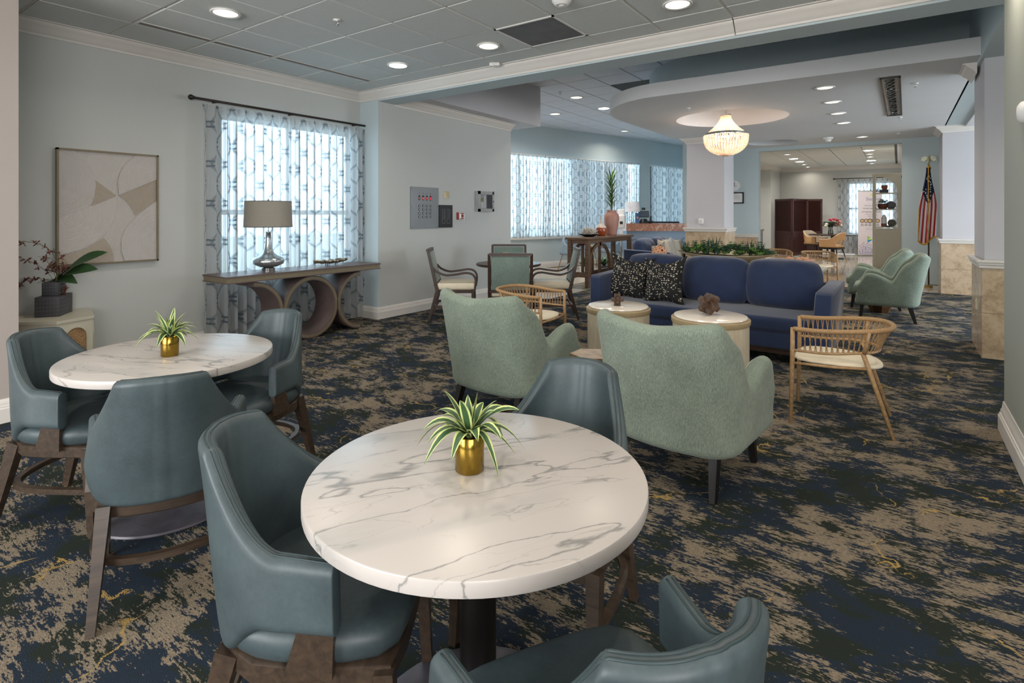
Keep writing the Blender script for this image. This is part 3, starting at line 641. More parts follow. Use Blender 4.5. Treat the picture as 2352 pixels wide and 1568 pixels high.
# linear slots along the tiled ceiling
for k, (y0, y1) in enumerate(((2.13, 2.75), (2.80, 3.42), (3.48, 4.78))):
    t = thing('ceiling_slot_diffuser', 'thin black double slot diffuser in the tiled ceiling, ' + ('leftmost of three', 'middle of three', 'nearest the beam')[k], 'vent', (-5.64, (y0 + y1) / 2, CZ - .008))
    h = (y1 - y0) / 2
    MB().bb((-.04, -h, -.001), (.04, h, .004)).build('frame', M['trim'], t)
    for dx in (-.018, .012): MB().bb((dx - .006, -h, -.003), (dx + .006, h, .0)).build('slot', M['blackm'], t)
def sprinkler(x, y, z, l):
    t = thing('fire_sprinkler', l, 'sprinkler', (x, y, z)); MB().lathe([(.001, 0), (.034, 0), (.038, -.004), (.012, -.008), (.012, -.012), (.001, -.012)], 20, cap=False).build('escutcheon', M['white'], t, True)
    MB().tube([(.014, 0, -.01), (.016, 0, -.032), (0, 0, -.044), (-.016, 0, -.032), (-.014, 0, -.01)], .003, 6).lathe([(.001, -.044), (.018, -.045), (.018, -.048), (.001, -.048)], 12, cap=False).build('head', M['chrome'], t, True)
downlight(2.6, 6.2, 3.07, .1, 'added unseen light brightening the side passage beyond the near pier', power=30); downlight(2.4, 10.0, 3.07, .1, 'second added light brightening the side passage out of view', power=30)  # both lamps are added to brighten the dark side passage
for a in ((-4.118, 3.122, CZ - .004, 'chrome sprinkler in the tiled ceiling right of the light above the art'), (-2.665, 8.519, SZ, 'sprinkler on the dropped ceiling left of the chandelier'), (.165, 8.55, SZ, 'sprinkler on the dropped ceiling right of the open black vent'), (.012, 11.379, SZ, 'sprinkler just behind the open black vent'), (-.014, 13.611, SZ, 'farthest sprinkler on the dropped ceiling'), (-5.513, 9.48, UZ - .01, 'sprinkler in the upper tiled ceiling by the duct box')): sprinkler(*a)
t = thing('smoke_detector', 'white round detector at the top edge of the tiled ceiling', 'detector', (-2.245, 3.889, CZ - .004)); MB().lathe([(.001, -.045), (.05, -.045), (.065, -.03), (.08, -.012), (.08, 0)], 28, cap=False).build('cover', M['white'], t, 40); MB().lathe([(.001, -.052), (.022, -.05), (.024, -.044)], 16, cap=False).build('sensor', M['white'], t, True)
t = thing('motion_sensor', 'small white sensor box on the ceiling by the beam crown', 'sensor', (-3.80, 5.05, CZ - .002), .5); MB().rbox((0, 0, -.022), (.12, .06, .04), .01).build('case', M['white'], t, 40); MB().rbox((-.02, -.026, -.03), (.04, .02, .03), .006).build('lens', M['white'], t, 40)
t = thing('smoke_detector', 'small conical detector on the far part of the dropped ceiling', 'detector', (-1.242, 13.515, SZ)); MB().lathe([(.001, -.09), (.05, -.088), (.07, -.04), (.1, -.03), (.1, 0)], 20, cap=False).build('cover', M['white'], t, 40)
# open light trough with its cover missing
t = thing('open_ceiling_trough', 'long narrow black framed opening in the dropped ceiling showing wires', 'vent', (-.075, 9.53, SZ - .004), R(-.5))
hx, hy = .105, 1.55
mb = MB().bb((-hx, -hy, -.012), (-hx + .02, hy, .004)).bb((hx - .02, -hy, -.012), (hx, hy, .004)).bb((-hx, -hy, -.012), (hx, -hy + .04, .004)).bb((-hx, hy - .04, -.012), (hx, hy, .004)); mb.build('frame', M['black'], t)
MB().bb((-hx + .02, -hy + .04, -.006), (-hx + .035, hy - .04, .002)).bb((hx - .035, -hy + .04, -.006), (hx - .02, hy - .04, .002)).build('wood_strip', plain('raw pine strip', '#b59a7c', .7), t)
MB().bb((-hx + .035, -hy + .04, -.003), (hx - .035, hy - .04, -.001)).build('housing', plain('dark steel housing', '#4a4846', .3, .7, var=.4, ns=9), t)
mb = MB(); random.seed(4)
for k in range(16): y = -hy + .2 + k * .18; mb.tube([(-.05, y, -.006), (-.02 + random.uniform(-.02, .02), y + .04, -.02), (.04, y + random.uniform(-.05, .05), -.006)], .006, 5)
mb.build('wiring', M['blackm'], t, kind='stuff'); MB().bb((-.06, -.75, -.008), (.06, -.68, -.003)).bb((-.06, 1.2, -.008), (.06, 1.24, -.003)).build('bracket', M['chrome'], t, kind='stuff')
# ================================================================ SHAPED PARTS
def shell(path, zb, zt, th, lean=None, nseg=10, endr=.04, n=130, samp=None):
    """upholstered wall that follows path(s), s in 0..1 -> (x, y, nx, ny); rounded top and bottom edges, rounded ends"""
    rings = []; ss = [i / n for i in range(n + 1)]
    def ring(s, k):
        x, y, nx, ny = path(s); b, t = zb(s), zt(s); h = (t - b) / 2 * (1 - (1 - k) * .16); zc = (t + b) / 2; hw = th / 2 * max(.06, k)
        r = min(hw, h); pts = []
        for (sx, sz, a0) in ((1, 1, 0), (-1, 1, pi / 2), (-1, -1, pi), (1, -1, 3 * pi / 2)):
            for q in range(5):
                a = a0 + q * pi / 8; ox = sx * (hw - r) + r * cos(a); oz = sz * (h - r) + r * sin(a)
                z = zc + oz; lx, ly = lean(s, z) if lean else (0, 0); pts.append(Vector((x + nx * ox + lx, y + ny * ox + ly, z)))
            if sx == -1 and sz == 1 or sx == 1 and sz == -1:
                for q in range(1, 11):      # extra points down the long sides
                    f = q / 11; z = zc + sz * (h - r) * (1 - 2 * f); lx, ly = lean(s, z) if lean else (0, 0)
                    pts.append(Vector((x + nx * (hw if sx > 0 else -hw) + lx, y + ny * (hw if sx > 0 else -hw) + ly, z)))
        return pts
    ends = [.25, .6, .85, .97]
    ring0 = [ring(.0008 * i, e) for i, e in enumerate(ends)]; ring1 = [ring(1 - .0008 * i, e) for i, e in enumerate(ends)][::-1]
    return ring0 + [ring(min(max(s, .004), .996), 1) for s in ss] + ring1
def polypath(pts, closed=False):
    P = [Vector((*p, 0)) for p in pts]
    for _ in range(3):
        Q = [P[0]]
        for a, b in zip(P, P[1:]): Q += [a.lerp(b, .25), a.lerp(b, .75)]
        P = Q + [P[-1]]
    L = [0]
    for a, b in zip(P, P[1:]): L.append(L[-1] + (b - a).length)
    T = L[-1]
    def at(s):
        d = min(max(s, 0), 1) * T
        for i in range(len(P) - 1):
            if d <= L[i + 1] + 1e-9: return P[i].lerp(P[i + 1], (d - L[i]) / max(1e-9, L[i + 1] - L[i]))
        return P[-1]
    def f(s):
        p = at(s); q = at(s + .02) - at(s - .02); q.normalize(); return p.x, p.y, q.y, -q.x      # outward normal for clockwise U
    return f, T
def smooth(t): t = min(max(t, 0), 1); return t * t * (3 - 2 * t)
def U_plan(w, yf, yb, r, n=36, bow=.03, taper=0):
    """U-shaped plan from front-right round the back to front-left"""
    pts = [(w, yf)]
    for k in range(5): pts.append((w - taper * (k + 1) / 5, yf + (yb + r - yf) * (k + 1) / 5))
    wb = w - taper
    for k in range(1, n + 1): a = k * pi / 2 / n; pts.append((wb - r + r * cos(a), yb + r - r * sin(a)))
    m = 24
    for k in range(1, m): x = (wb - r) * (1 - 2 * k / m); pts.append((x, yb - bow * (1 - (x / (wb - r)) ** 2)))
    right = pts[:6 + n]; left = [(-x, y) for x, y in right][::-1]; mid = pts[6 + n:]
    return right + mid + left

# ---------------------------------------------------------------- teal dining chair
def dining_chair():
    t = thing('dining_chair', None, 'chair')
    plan = U_plan(.27, .10, -.25, .235, bow=.003, taper=.010); path, T = polypath(plan)
    back = .195; fall = .19
    def sc(s): return abs(s - .5) * T
    def zt(s):
        d = sc(s)
        if d < back: return .885 - .012 * (d / back) ** 2
        k = min(1, (d - back) / fall); return .66 + .213 * (1 - k) ** 1.55
    def zb(s): d = sc(s); return .40 + .095 * smooth((d - .19) / .15)
    def lean(s, z):
        d = sc(s); k = max(0, z - .42); w_ = 1 - smooth((d - .30) / .3); 
        x = path(s)[0]; return (-x * .24 * w_ * smooth(k / .45), -.17 * k * w_)
    MB().loft(shell(path, zb, zt, .048, lean)).build('backrest', M['leather'], t, 60)
    mb = MB()
    for off in (-.007, .007):
        pts = []
        for i in range(81):
            s = .01 + .98 * i / 80; x, y, nx, ny = path(s); z = zt(s) - .0015; lx, ly = lean(s, z); pts.append((x + nx * off + lx, y + ny * off + ly, z))
        x, y, nx, ny = path(.004); 
        mb.tube(pts, .0028, 5)
    mb.build('piping', M['piping'], t, True, 'stuff')
    # arm front piping
    # seat
    seatp = [(.25, .215), (.258, .0), (.243, -.12), (.19, -.20), (.10, -.23), (0, -.24)]
    def outline(f, z):
        r = [(x * f, y * f + .0) for x, y in seatp]; full = [(0, .235 * f), (.14 * f, .232 * f)] + r + [(-x, y) for x, y in r[:-1]][::-1] + [(-.14 * f, .232 * f)]
        return [Vector((x, y, z)) for x, y in full]
    rings = [outline(.93, .405), outline(.985, .41), outline(1.035, .43), outline(1.05, .455), outline(1.02, .478), outline(.94, .492), outline(.75, .498), outline(.4, .502), outline(.05, .503)]
    o = MB().loft(rings).build('seat', M['leather'], t, True)
    m_ = o.modifiers.new('s', 'SUBSURF'); m_.levels = 1; m_.render_levels = 1
    # wooden rail under the seat
    mb = MB().loft([outline(.98, .355), outline(1.0, .36), outline(1.0, .404), outline(.98, .408)]); mb.build('seat_rail', M['chairwood'], t, 40)
    for s in (-1, 1):
        MB().bar((s * .248, .20, .40), (s * .254, .225, 0), .045, .045, .028, .03).build('leg', M['chairwood'], t)
        MB().bar((s * .19, -.195, .40), (s * .212, -.30, 0), .045, .055, .028, .034).build('leg', M['chairwood'], t)
        mb = MB(); mb.add([(s * (.262 - e), y, z) for e in (0, .026) for y, z in ((-.03, .395), (.085, .395), (.088, .515), (.005, .515))], [(0, 1, 2, 3), (7, 6, 5, 4), (0, 4, 5, 1), (1, 5, 6, 2), (2, 6, 7, 3), (3, 7, 4, 0)])
        mb.v = [(x + s * .016, y, z) for x, y, z in mb.v]; mb.build('arm_support', M['chairwood'], t)
    pl = [(.25, .20), (.25, .0), (.235, -.13), (.18, -.215), (.09, -.25), (0, -.26)]; pl = pl + [(-x, y) for x, y in pl[:-1]][::-1]
    pth, _ = polypath(pl); rings = []
    for i in range(49):
        x, y, nx, ny = pth(i / 48); rings.append([Vector((x + nx * a, y + ny * a, .205 + b)) for a, b in ((-.013, -.012), (.013, -.012), (.013, .012), (-.013, .012))])
    MB().loft(rings).build('stretcher', M['chairwood'], t, 50)
    return t
def at(o, x, t_, dx, dt, label, group=None, z=0):
    o.location = G(x, t_, z); o.rotation_euler = (0, 0, FA(dx, dt)); tag(o, label, None, group); return o
dc = dining_chair(); DG = 'teal leather dining chairs around the marble tables'
at(dc, -.50, 1.545, 1, .0, 'teal leather dining chair at the left of the foreground marble table, facing right', DG)
for a in ((.145, 1.05, -.40, .916, 'teal leather dining chair cut off by the bottom edge, its back nearest the viewer'),
          (.135, 1.95, -.5, -.866, 'teal leather dining chair between the foreground marble table and the sage armchairs'),
          (-1.42, 2.28, -.46, .888, 'teal leather dining chair seen from behind at the left marble table'),
          (-2.13, 2.77, .995, -.03, 'teal leather dining chair at the far left edge beside the putty cabinet'),
          (-1.50, 3.10, -.32, -.95, 'teal leather dining chair at the left marble table in front of the curved console')):
    at(copy_tree(dc), *a, group=DG)

# ---------------------------------------------------------------- round marble tables
def marble_table(x, t_, r, label, rz):
    t = thing('dining_table', label, 'table', G(x, t_), rz, 'round marble dining tables')
    MB().lathe([(.001, .722), (r - .006, .722), (r - .001, .725), (r, .729), (r, .7555), (r - .0015, .759), (r - .005, .7605), (.001, .7605)], 96, cap=False).build('tabletop', M['marble'], t, 40)
    MB().lathe([(.001, .70), (.22, .70), (.22, .7215), (.001, .7215)], 40, cap=False).build('mounting_plate', M['black'], t, 40)
    MB().lathe([(.05, .02), (.05, .70)], 32).build('pedestal', M['black'], t, 40)
    MB().lathe([(.001, .032), (.06, .032), (.30, .022), (.335, .014), (.34, .006), (.335, 0), (.001, 0)], 64, cap=False).build('base_plate', plain('dark iron base', '#55525a', .42, .3, var=.25, ns=14), t, 40)
    return t
marble_table(-.094, 1.523, .459, 'round white veined marble table in the foreground on a black pedestal', -.55)
marble_table(-1.749, 2.818, .478, 'round white veined marble table at left beside the putty cabinet and console', 1.9)
# ---------------------------------------------------------------- blade plants in gold pots
def blade(L, w_, rise, reach, curl, n=8, twist=0):
    """arching leaf in the XZ plane, U across it"""
    mb = MB(); pts = []
    for i in range(n + 1):
        s = i / n; x = reach * s * L; z = L * (rise * s - curl * s * s); wd = w_ * (sin(pi * min(1, .10 + s * .90)) ** .8 if s < 1 else 0) * (1 - .30 * s) + .0004
        pts.append((x, z, wd, s))
    b = 0
    for i, (x, z, wd, s) in enumerate(pts):
        tw = twist * s
        for j, q in enumerate((-1, -.5, 0, .5, 1)):
            mb.v.append((x, q * wd / 2 * cos(tw), z + abs(q) * wd * .16 + q * wd / 2 * sin(tw))); mb.uv[len(mb.v) - 1] = ((q + 1) / 2, s)
    for i in range(n):
        for j in range(4): mb.f.append((i * 5 + j, i * 5 + j + 1, (i + 1) * 5 + j + 1, (i + 1) * 5 + j))
    return mb
def potted(x, t_, label, seed, sc=1):
    random.seed(seed); t = thing('potted_plant', label, 'plant', G(x, t_, .7605), random.random() * 6, 'spider plants in gold pots')
    h = .100
    MB().lathe([(.001, 0), (.037, 0), (.040, .003), (.041, h - .002), (.0395, h), (.037, h - .002), (.036, .083), (.001, .080)], 48, cap=False).build('pot', M['gold'], t, 50)
    MB().lathe([(.001, .084), (.036, .082)], 24, cap=False).build('soil', M['soil'], t)
    k = 0
    for ring, cnt, spec in ((0, 9, (.165, .034, .95, .90, 1.15)), (1, 9, (.165, .034, 1.15, .82, .85)), (2, 7, (.14, .032, 1.25, .56, .48)), (3, 3, (.12, .034, 1.05, .18, .10))):
        for i in range(cnt):
            L, w_, rise, reach, curl = spec; L *= random.uniform(.85, 1.12); rise *= random.uniform(.85, 1.15)
            o = blade(L, w_ * random.uniform(.85, 1.1), rise, reach, curl * random.uniform(.85, 1.15), 9, random.uniform(-.5, .5)).build('leaf', M['spider'], t, True)
            o.location = (0, 0, .086); a = i * 2 * pi / cnt + ring * .3 + random.uniform(-.18, .18); o.rotation_euler = (0, 0, a)
    return t
potted(-.118, 1.53, 'gold pot with striped spider plant on the foreground marble table', 5)
potted(-1.725, 2.77, 'gold pot with striped spider plant on the left marble table', 9)

# ---------------------------------------------------------------- sage armchairs
def armchair():
    t = thing('armchair', None, 'armchair')
    plan = U_plan(.335, .33, -.33, .15, bow=.02, taper=.0); path, T = polypath(plan)
    def sc(s): return abs(s - .5) * T
    def zt(s):
        d = sc(s)
        if d < .40: return .895 + .035 * smooth(d / .34) * (d < .36) + (.035 if d >= .36 else 0) - .10 * smooth((d - .34) / .07) * (d > .34)
        k = d - .40
        if k < .13: return .83 - .26 * smooth(k / .13)
        e = k - .13; W_ = T / 2 - .53
        return .57 + .095 * sin(min(1, e / (W_ * .62)) * pi / 2) ** 1.2 - .16 * smooth((e / W_ - .66) / .34) ** 1.3
    def zb(s): return .215
    def lean(s, z):
        d = sc(s); w_ = 1 - smooth((d - .32) / .2); k = max(0, z - .3); fl = smooth((d - .45) / .2) * max(0, z - .35) * .10
        x = path(s)[0]; return (x * .05 * k * w_ + (1 if x > 0 else -1) * fl, -.20 * k * w_ - .05 * max(0, z - .75) * w_)
    MB().loft(shell(path, zb, zt, .10, lean, n=120)).build('shell', M['sage'], t, 60)
    mb = MB(); pts = []
    for i in range(101):
        s = .02 + .96 * i / 100; x, y, nx, ny = path(s); z = zt(s) - .030; lx, ly = lean(s, z); pts.append((x + nx * .0475 + lx, y + ny * .0475 + ly, z))
    mb.tube(pts, .003, 5); mb.build('seam', plain('pale sage seam', '#a9b6a4', .9), t, True)
    MB().rbox((0, .03, .30), (.62, .64, .17), .03).build('seat_base', M['sage'], t, 50)
    MB().rbox((0, .055, .43), (.575, .64, .13), .045, 5).build('seat_cushion', M['sage'], t, 60)
    for sx in (-1, 1):
        MB().bar((sx * .27, .27, .23), (sx * .285, .295, 0), .048, .048, .032, .032).build('leg', M['black'], t)
        MB().bar((sx * .27, -.27, .23), (sx * .285, -.335, 0), .048, .06, .03, .036).build('leg', M['black'], t)
    return t
ac = armchair(); AG = 'sage green armchairs'
at(ac, 1.03, 3.235, .66, .75, 'sage green armchair seen from behind, directly right of the teal chair back', AG)
at(copy_tree(ac), .01, 4.17, .62, .785, 'sage green armchair seen from behind, left of the hammered side table', AG)
fx, ft = -.83, .557
at(copy_tree(ac), 5.30, 7.80, fx, ft, 'sage green armchair at right facing left, the nearer of two', AG)
at(copy_tree(ac), 5.80, 8.80, fx, ft, 'sage green armchair at right facing left, partly hidden behind the nearer one', AG)

# ---------------------------------------------------------------- rattan chairs
def rattan_chair():
    t = thing('rattan_armchair', None, 'chair')
    U = [(.27, .245)]
    for k in range(1, 19):
        a = k / 18 * pi / 2; U.append((.27 * cos(a) ** .75, .0 + .245 * (1 - k / 18) ** 1 * .0 - .33 * sin(a) ** 1.0 + .10 * (1 - sin(a))))
    U = [(.27, .245), (.275, .16), (.28, .06), (.278, -.04), (.262, -.13), (.228, -.205), (.17, -.262), (.09, -.293), (0, -.302)]
    full = U + [(-x, y) for x, y in U[:-1]][::-1]; pth, T = polypath(full)
    def top(s): x, y, nx, ny = pth(s); f = 1.0 + .10 * smooth((.2 - y) / .4); return Vector((x * f, y * f - .02 * smooth((-y) / .3), .665 + .035 * smooth((.15 - y) / .45)))
    def low(s): x, y, nx, ny = pth(s); f = 1.0 - .10 * smooth((.1 - y) / .35); return Vector((x * f, y * f, .515 + .02 * smooth((.1 - y) / .3)))
    MB().tube([top(i / 60) for i in range(61)], .0165, 10).build('top_rail', M['rope'], t, True)
    MB().tube([low(i / 60) for i in range(61)], .0095, 8).build('lower_rail', M['rattan'], t, True)
    mb = MB(); n = 84
    for i in range(n):
        s0 = .02 + .96 * i / (n - 1); s1 = s0 + (.012 if i % 2 else -.008) * (1 if s0 < .5 else -1); a, b = top(s0), low(s1)
        x, y, nx, ny = pth(s0); bl = Vector((nx, ny, 0)) * .006
        mb.tube([a, a.lerp(b, .5) + bl, b], .0036, 4, cap=False)
    mb.build('woven_strands', M['rope'], t, True, 'stuff')
    for sx in (-1, 1):
        MB().tube([(sx * .268, .25, .672), (sx * .27, .252, .45), (sx * .278, .262, 0)], [.0145, .0155, .0125], 10).build('leg', M['rattan'], t, True)
        MB().tube([(sx * .215, -.17, .53), (sx * .222, -.20, .44), (sx * .255, -.34, 0)], [.015, .0155, .0115], 10).build('leg', M['rattan'], t, True)
        MB().tube([(sx * .215, -.175, .525), (sx * .25, -.19, .60), (sx * .272, -.205, .69)], .0125, 8).build('back_strut', M['rattan'], t, True)
        MB().tube([(sx * .27, .25, .425), (sx * .255, .0, .425), (sx * .225, -.205, .435)], .010, 8).build('seat_rail', M['rattan'], t, True)
    MB().tube([(-.27, .25, .42), (0, .262, .415), (.27, .25, .42)], .010, 8).build('seat_rail', M['rattan'], t, True)
    sp = [(.245, .25), (.25, .05), (.235, -.12), (.18, -.24), (.09, -.285), (0, -.295)]; sp = [(0, .262)] + sp + [(-x, y) for x, y in sp[:-1]][::-1]
    def o_(f, z): return [Vector((x * f, y * f, z + .02 * (x / .25) ** 2)) for x, y in sp]
    o = MB().loft([o_(.96, .408), o_(1.0, .415), o_(1.0, .432), o_(.94, .442), o_(.5, .432), o_(.05, .428)]).build('seat_pad', M['cream'], t, True)
    m_ = o.modifiers.new('s', 'SUBSURF'); m_.levels = 1; m_.render_levels = 1
    return t
rc = rattan_chair(); RG = 'rattan armchairs with cream seat pads'
at(rc, 2.34, 3.98, -.845, .535, 'rattan armchair with cream seat standing alone at right in front of the blue sofa', RG)
at(copy_tree(rc), .20, 5.68, .86, -.51, 'rattan armchair behind the left sage armchair, back toward the card table', RG)
at(copy_tree(rc), 5.74, 11.95, -.25, -.97, 'rattan armchair on the marble floor behind the succulent planter, left of a matching one', RG)
at(copy_tree(rc), 6.28, 11.25, -.25, -.97, 'rattan armchair on the marble floor right behind the blue sofa, nearest the bouquet table', RG)

# ---------------------------------------------------------------- drum tables, block puzzles, hammered table
def drum(x, t_, r, zt, label):
    t = thing('drum_table', label, 'table', G(x, t_), 0, 'round drum tables')
    MB().lathe([(.001, 0), (r, 0), (r, zt - .07), (.001, zt - .07)], 64, cap=False).build('body', M['limed'], t, 40)
    MB().lathe([(r * .98, zt - .07), (r + .006, zt - .068), (r + .012, zt - .055), (r + .012, zt - .028), (r + .006, zt - .022), (r * .9, zt - .022)], 64, cap=False).build('rim', plain('waxed oak rim', '#a3916f', .45), t, 40)
    MB().lathe([(.001, zt - .022), (r - .016, zt - .022), (r - .010, zt - .015), (r - .012, zt - .004), (r - .03, zt), (.001, zt)], 64, cap=False).build('top', M['ivory'], t, 50)
    return t
drum(1.005, 5.20, .288, .62, 'cream drum table with the small upright block ornament, further left')
drum(1.688, 4.68, .308, .62, 'cream drum table with the larger tumbled block ornament, nearer right')
def puzzle(x, t_, z, s, rot, label, dz):
    t = thing('wood_block_ornament', label, 'ornament', G(x, t_, z + dz), 0, 'interlocking wood block ornaments'); t.rotation_euler = rot
    q = s * .115
    for ax in range(3):
        for a, b in ((-1, -1), (1, -1), (1, 1), (-1, 1)) if False else ((-1, 0), (1, 0)):
            c = [0, 0, 0]; d = [q * 1.9, q * 1.9, q * 1.9]; d[ax] = s * .82; c[(ax + 1) % 3] = a * q * .98
            MB().rbox(c, d, .004, 1).build('block', M['block'], t)
    return t
puzzle(.985, 5.14, .62, .135, (0, 0, .5), 'small dark wood interlocking block ornament on the further drum table', .056)
puzzle(1.67, 4.66, .62, .215, (.62, .35, .9), 'larger dark wood interlocking block ornament tumbled on the nearer drum table', .095)
t = thing('hex_side_table', 'small hexagonal table with hammered bronze top between the sage armchairs', 'table', G(.545, 3.62), .35)
hx6 = [(.165 * cos(a * pi / 3 + .2), .15 * sin(a * pi / 3 + .2)) for a in range(6)]
MB().prism(hx6, .535, .555).build('top', M['hammer'], t); MB().prism([(x * .97, y * .97) for x, y in hx6], 0, .535).build('body', M['brass'], t)
t = thing('hex_side_table', 'low brown stool like table half hidden under the right hand sage armchairs', 'table', G(5.57, 8.32), .2); MB().lathe([(.001, 0), (.12, 0), (.16, .1), (.16, .38), (.001, .38)], 8, cap=False).build('body', plain('umber ceramic', '#57391f', .4), t); MB().lathe([(.001, .38), (.165, .38), (.165, .4), (.001, .4)], 8, cap=False).build('top', M['hammer'], t)

# ---------------------------------------------------------------- sofas and pillows
def cushion(w_, h, th, name, mat, parent=None, droop=.0, uv=False, puff=.5, n=16, ears=0.0, seed=1, label=None):
    """standing pillow: X width, Z height, Y thickness, origin bottom centre"""
    random.seed(seed); mb = MB(); ph = [random.uniform(0, 6) for _ in range(6)]
    for side in (1, -1):
        def fn(u, v):
            a, b = 2 * u - 1, 2 * v - 1
            e = (max(0, 1 - abs(a) ** 2.6) ** puff) * (max(0, 1 - abs(b) ** 2.6) ** puff)
            wr = .12 * sin(7 * a + ph[0] + 3 * b) * e * (1 - e) + .10 * sin(9 * b + ph[1] - 6 * a) * (1 - e) * e + .05 * sin(19 * a + 5 * b * b + ph[2]) * (1 - e) * e
            ear = 1 + ears * (abs(a) ** 3) * (abs(b) ** 3) - ears * .55 * ((1 - abs(a) ** 2) * (abs(b) ** 6) ) 
            earx = 1 + ears * (abs(a) ** 3) * (abs(b) ** 3) - ears * .55 * ((1 - abs(b) ** 2) * (abs(a) ** 6))
            return (a * w_ / 2 * earx, side * th / 2 * (e + wr), h / 2 + b * h / 2 * ear - droop * h * (1 - a * a) * (v ** 2))
        mb.grid(fn, n, n, uv=True)
    o = mb.build(name, mat, parent, True, label=label); return o
def sofa(label, W, D, loc, rz, ncush, arm=.74, cw=None):
    t = thing('sofa', label, 'sofa', loc, rz, 'navy blue sofas')
    # local: +Y is forward, origin at floor centre
    MB().rbox((0, 0, .235), (W - .12, D - .06, .17), .02).build('base', M['sofablue'], t, 50)
    MB().rbox((0, -D / 2 + .10, .45), (W - .1, .16, .60), .04).build('back_frame', M['sofablue'], t, 50)
    for s in (-1, 1):
        mb = MB(); x0, x1 = s * (W / 2 - .15), s * (W / 2)
        prof = [(-D / 2 + .02, .15), (D / 2 - .03, .15), (D / 2, .40), (D / 2 - .03, arm - .03), (D / 2 - .07, arm), (-D / 2 + .25, arm + .02), (-D / 2 + .02, arm + .03)]
        rings = []
        for f in (0, .08, .92, 1):
            k = .0 if f in (.08, .92) else .015
            rings.append([Vector((x0 + (x1 - x0) * f + s * .06 * (z - .15), y + (k if y < 0 else -k), z - (k if z > .5 else 0))) for y, z in prof])
        mb.loft(rings); mb.build('arm', M['sofablue'], t, 40)
        for yy in (-1, 1): MB().bar((s * (W / 2 - .16), yy * (D / 2 - .09), .16), (s * (W / 2 - .13), yy * (D / 2 - .07), 0), .07, .07, .045, .045).build('leg', M['black'], t)
    MB().bb((-W / 2 + .12, -D / 2 + .1, .10), (W / 2 - .12, D / 2 - .06, .15)).build('plinth', M['darkwood'], t)
    MB().rbox((0, .07, .385), (W - .32, D - .16, .15), .045, 5).build('seat_cushion', M['sofablue'], t, 60)
    cw = (W - .34) / ncush
    for i in range(ncush):
        o = cushion(cw * 1.04, .53, .36, 'back_cushion', M['sofablue'], t, puff=.46, n=28, ears=-.10, seed=i + 3); o.location = (-(W - .34) / 2 + cw * (i + .5), -D / 2 + .27, .45); o.rotation_euler = (R(10), 0, R((i - 1) * 2))
    return t
u_ = Vector((.796, -.605)); n_ = Vector((-.605, -.796)); pc = (Vector((.94, 6.63)) + Vector((2.95, 5.10))) / 2 - n_ * .475
so = sofa('long navy blue sofa in the middle of the carpet behind the drum tables', 2.5, .95, G(pc.x, pc.y), FA(n_.x, n_.y), 3)
def on_sofa(a, b): p = pc + u_ * a + n_ * b; return p.x, p.y
for a, b, tl, l, sd in ((-.96, .12, 12, 'black and cream mosaic print pillow at the left end of the long blue sofa', 11), (-.45, .22, -7, 'black and cream mosaic print pillow right of its twin, leaning on the long blue sofa', 12)):
    x, y = on_sofa(a, b); o = cushion(.475, .50, .20, 'pillow', M['mosaic'], None, puff=.55, n=26, ears=.20, seed=sd, droop=.03); o.location = G(x, y, .452); o.rotation_euler = (R(-13), R(tl * .6), FA(n_.x, n_.y) + pi + R(tl)); tag(o, l, 'pillow', 'mosaic print pillows')
# second sofa, end on
cx2, ct2 = 2.86, 11.25
ax = Vector((.8177, -.5757)); ay = Vector((.5757, .8177)); c2 = Vector((2.70, 10.87)) + ay * .95
sofa('navy blue sofa seen end on near the reception desk', 2.0, 1.02, G(c2.x, c2.y), FA(ax.x, ax.y), 2, .74)
def s2(a, b): p = c2 + ay * a + ax * b; return p.x, p.y      # a along, b forward
for nm, a, b, z, wd, mt, ry, rx, l, dz in (('pillow', -.60, .12, .455, .46, 'oat', 45, 0, 'grey oatmeal pillow standing on its corner on the far blue sofa', .0), ('pillow', -.15, .10, .455, .50, 'beige', 6, -14, 'large beige linen pillow on the far blue sofa nearest the column', 0), ('pillow', .25, .04, .455, .5, 'oat', -8, -10, 'pale pillow behind the large beige one on the far blue sofa', 0), ('pillow', .62, .10, .455, .48, 'oat', 8, -10, 'grey pillow at the far end of the far blue sofa', 0)):
    x, y = s2(a, b); o = cushion(wd, wd, .16, nm, M[mt], None, puff=.45, ears=.1, seed=int(a * 10) + 20); 
    o.location = G(x, y, z - (.04 if ry == 45 else 0)); o.rotation_euler = (R(rx), R(ry * .3), FA(ax.x, ax.y) + pi + (R(55) if ry == 45 else 0)); tag(o, l, 'pillow', 'linen pillows on the far sofa')

# ---------------------------------------------------------------- console behind the sofa with planter
pk = pc - n_ * .82
def on_k(a, b=0): p = pk + u_ * a + n_ * b; return G(p.x, p.y)
t = thing('sofa_console', 'narrow white topped console table behind the long blue sofa', 'table', G(pk.x, pk.y), FA(n_.x, n_.y))
MB().rbox((0, 0, .84), (2.1, .46, .04), .006, 1).build('top', M['ivory'], t); 
for sx in (-1, 1):
    for sy in (-1, 1): MB().bar((sx * .98, sy * .18, .82), (sx * .98, sy * .18, 0), .05, .05).build('leg', M['cabinet'], t)
t = thing('succulent_planter', 'long boat shaped planter full of succulents on the console behind the sofa', 'planter', on_k(-.06, 0) + Vector((0, 0, .861)), FA(n_.x, n_.y))
def boat(f, z, hw=.62, hb=.13):
    return [Vector((hw * f * cos(a), hb * f ** .6 * sin(a) * abs(sin(a)) ** .2, z + .045 * abs(cos(a)) ** 3 * (z > .03))) for a in [2 * pi * k / 40 for k in range(40)]]
MB().loft([boat(.30, 0), boat(.5, .012), boat(.75, .04), boat(.92, .07), boat(1.0, .095), boat(.985, .10), boat(.95, .085), boat(.9, .08)]).build('trough', M['boat'], t, 50)
random.seed(21)
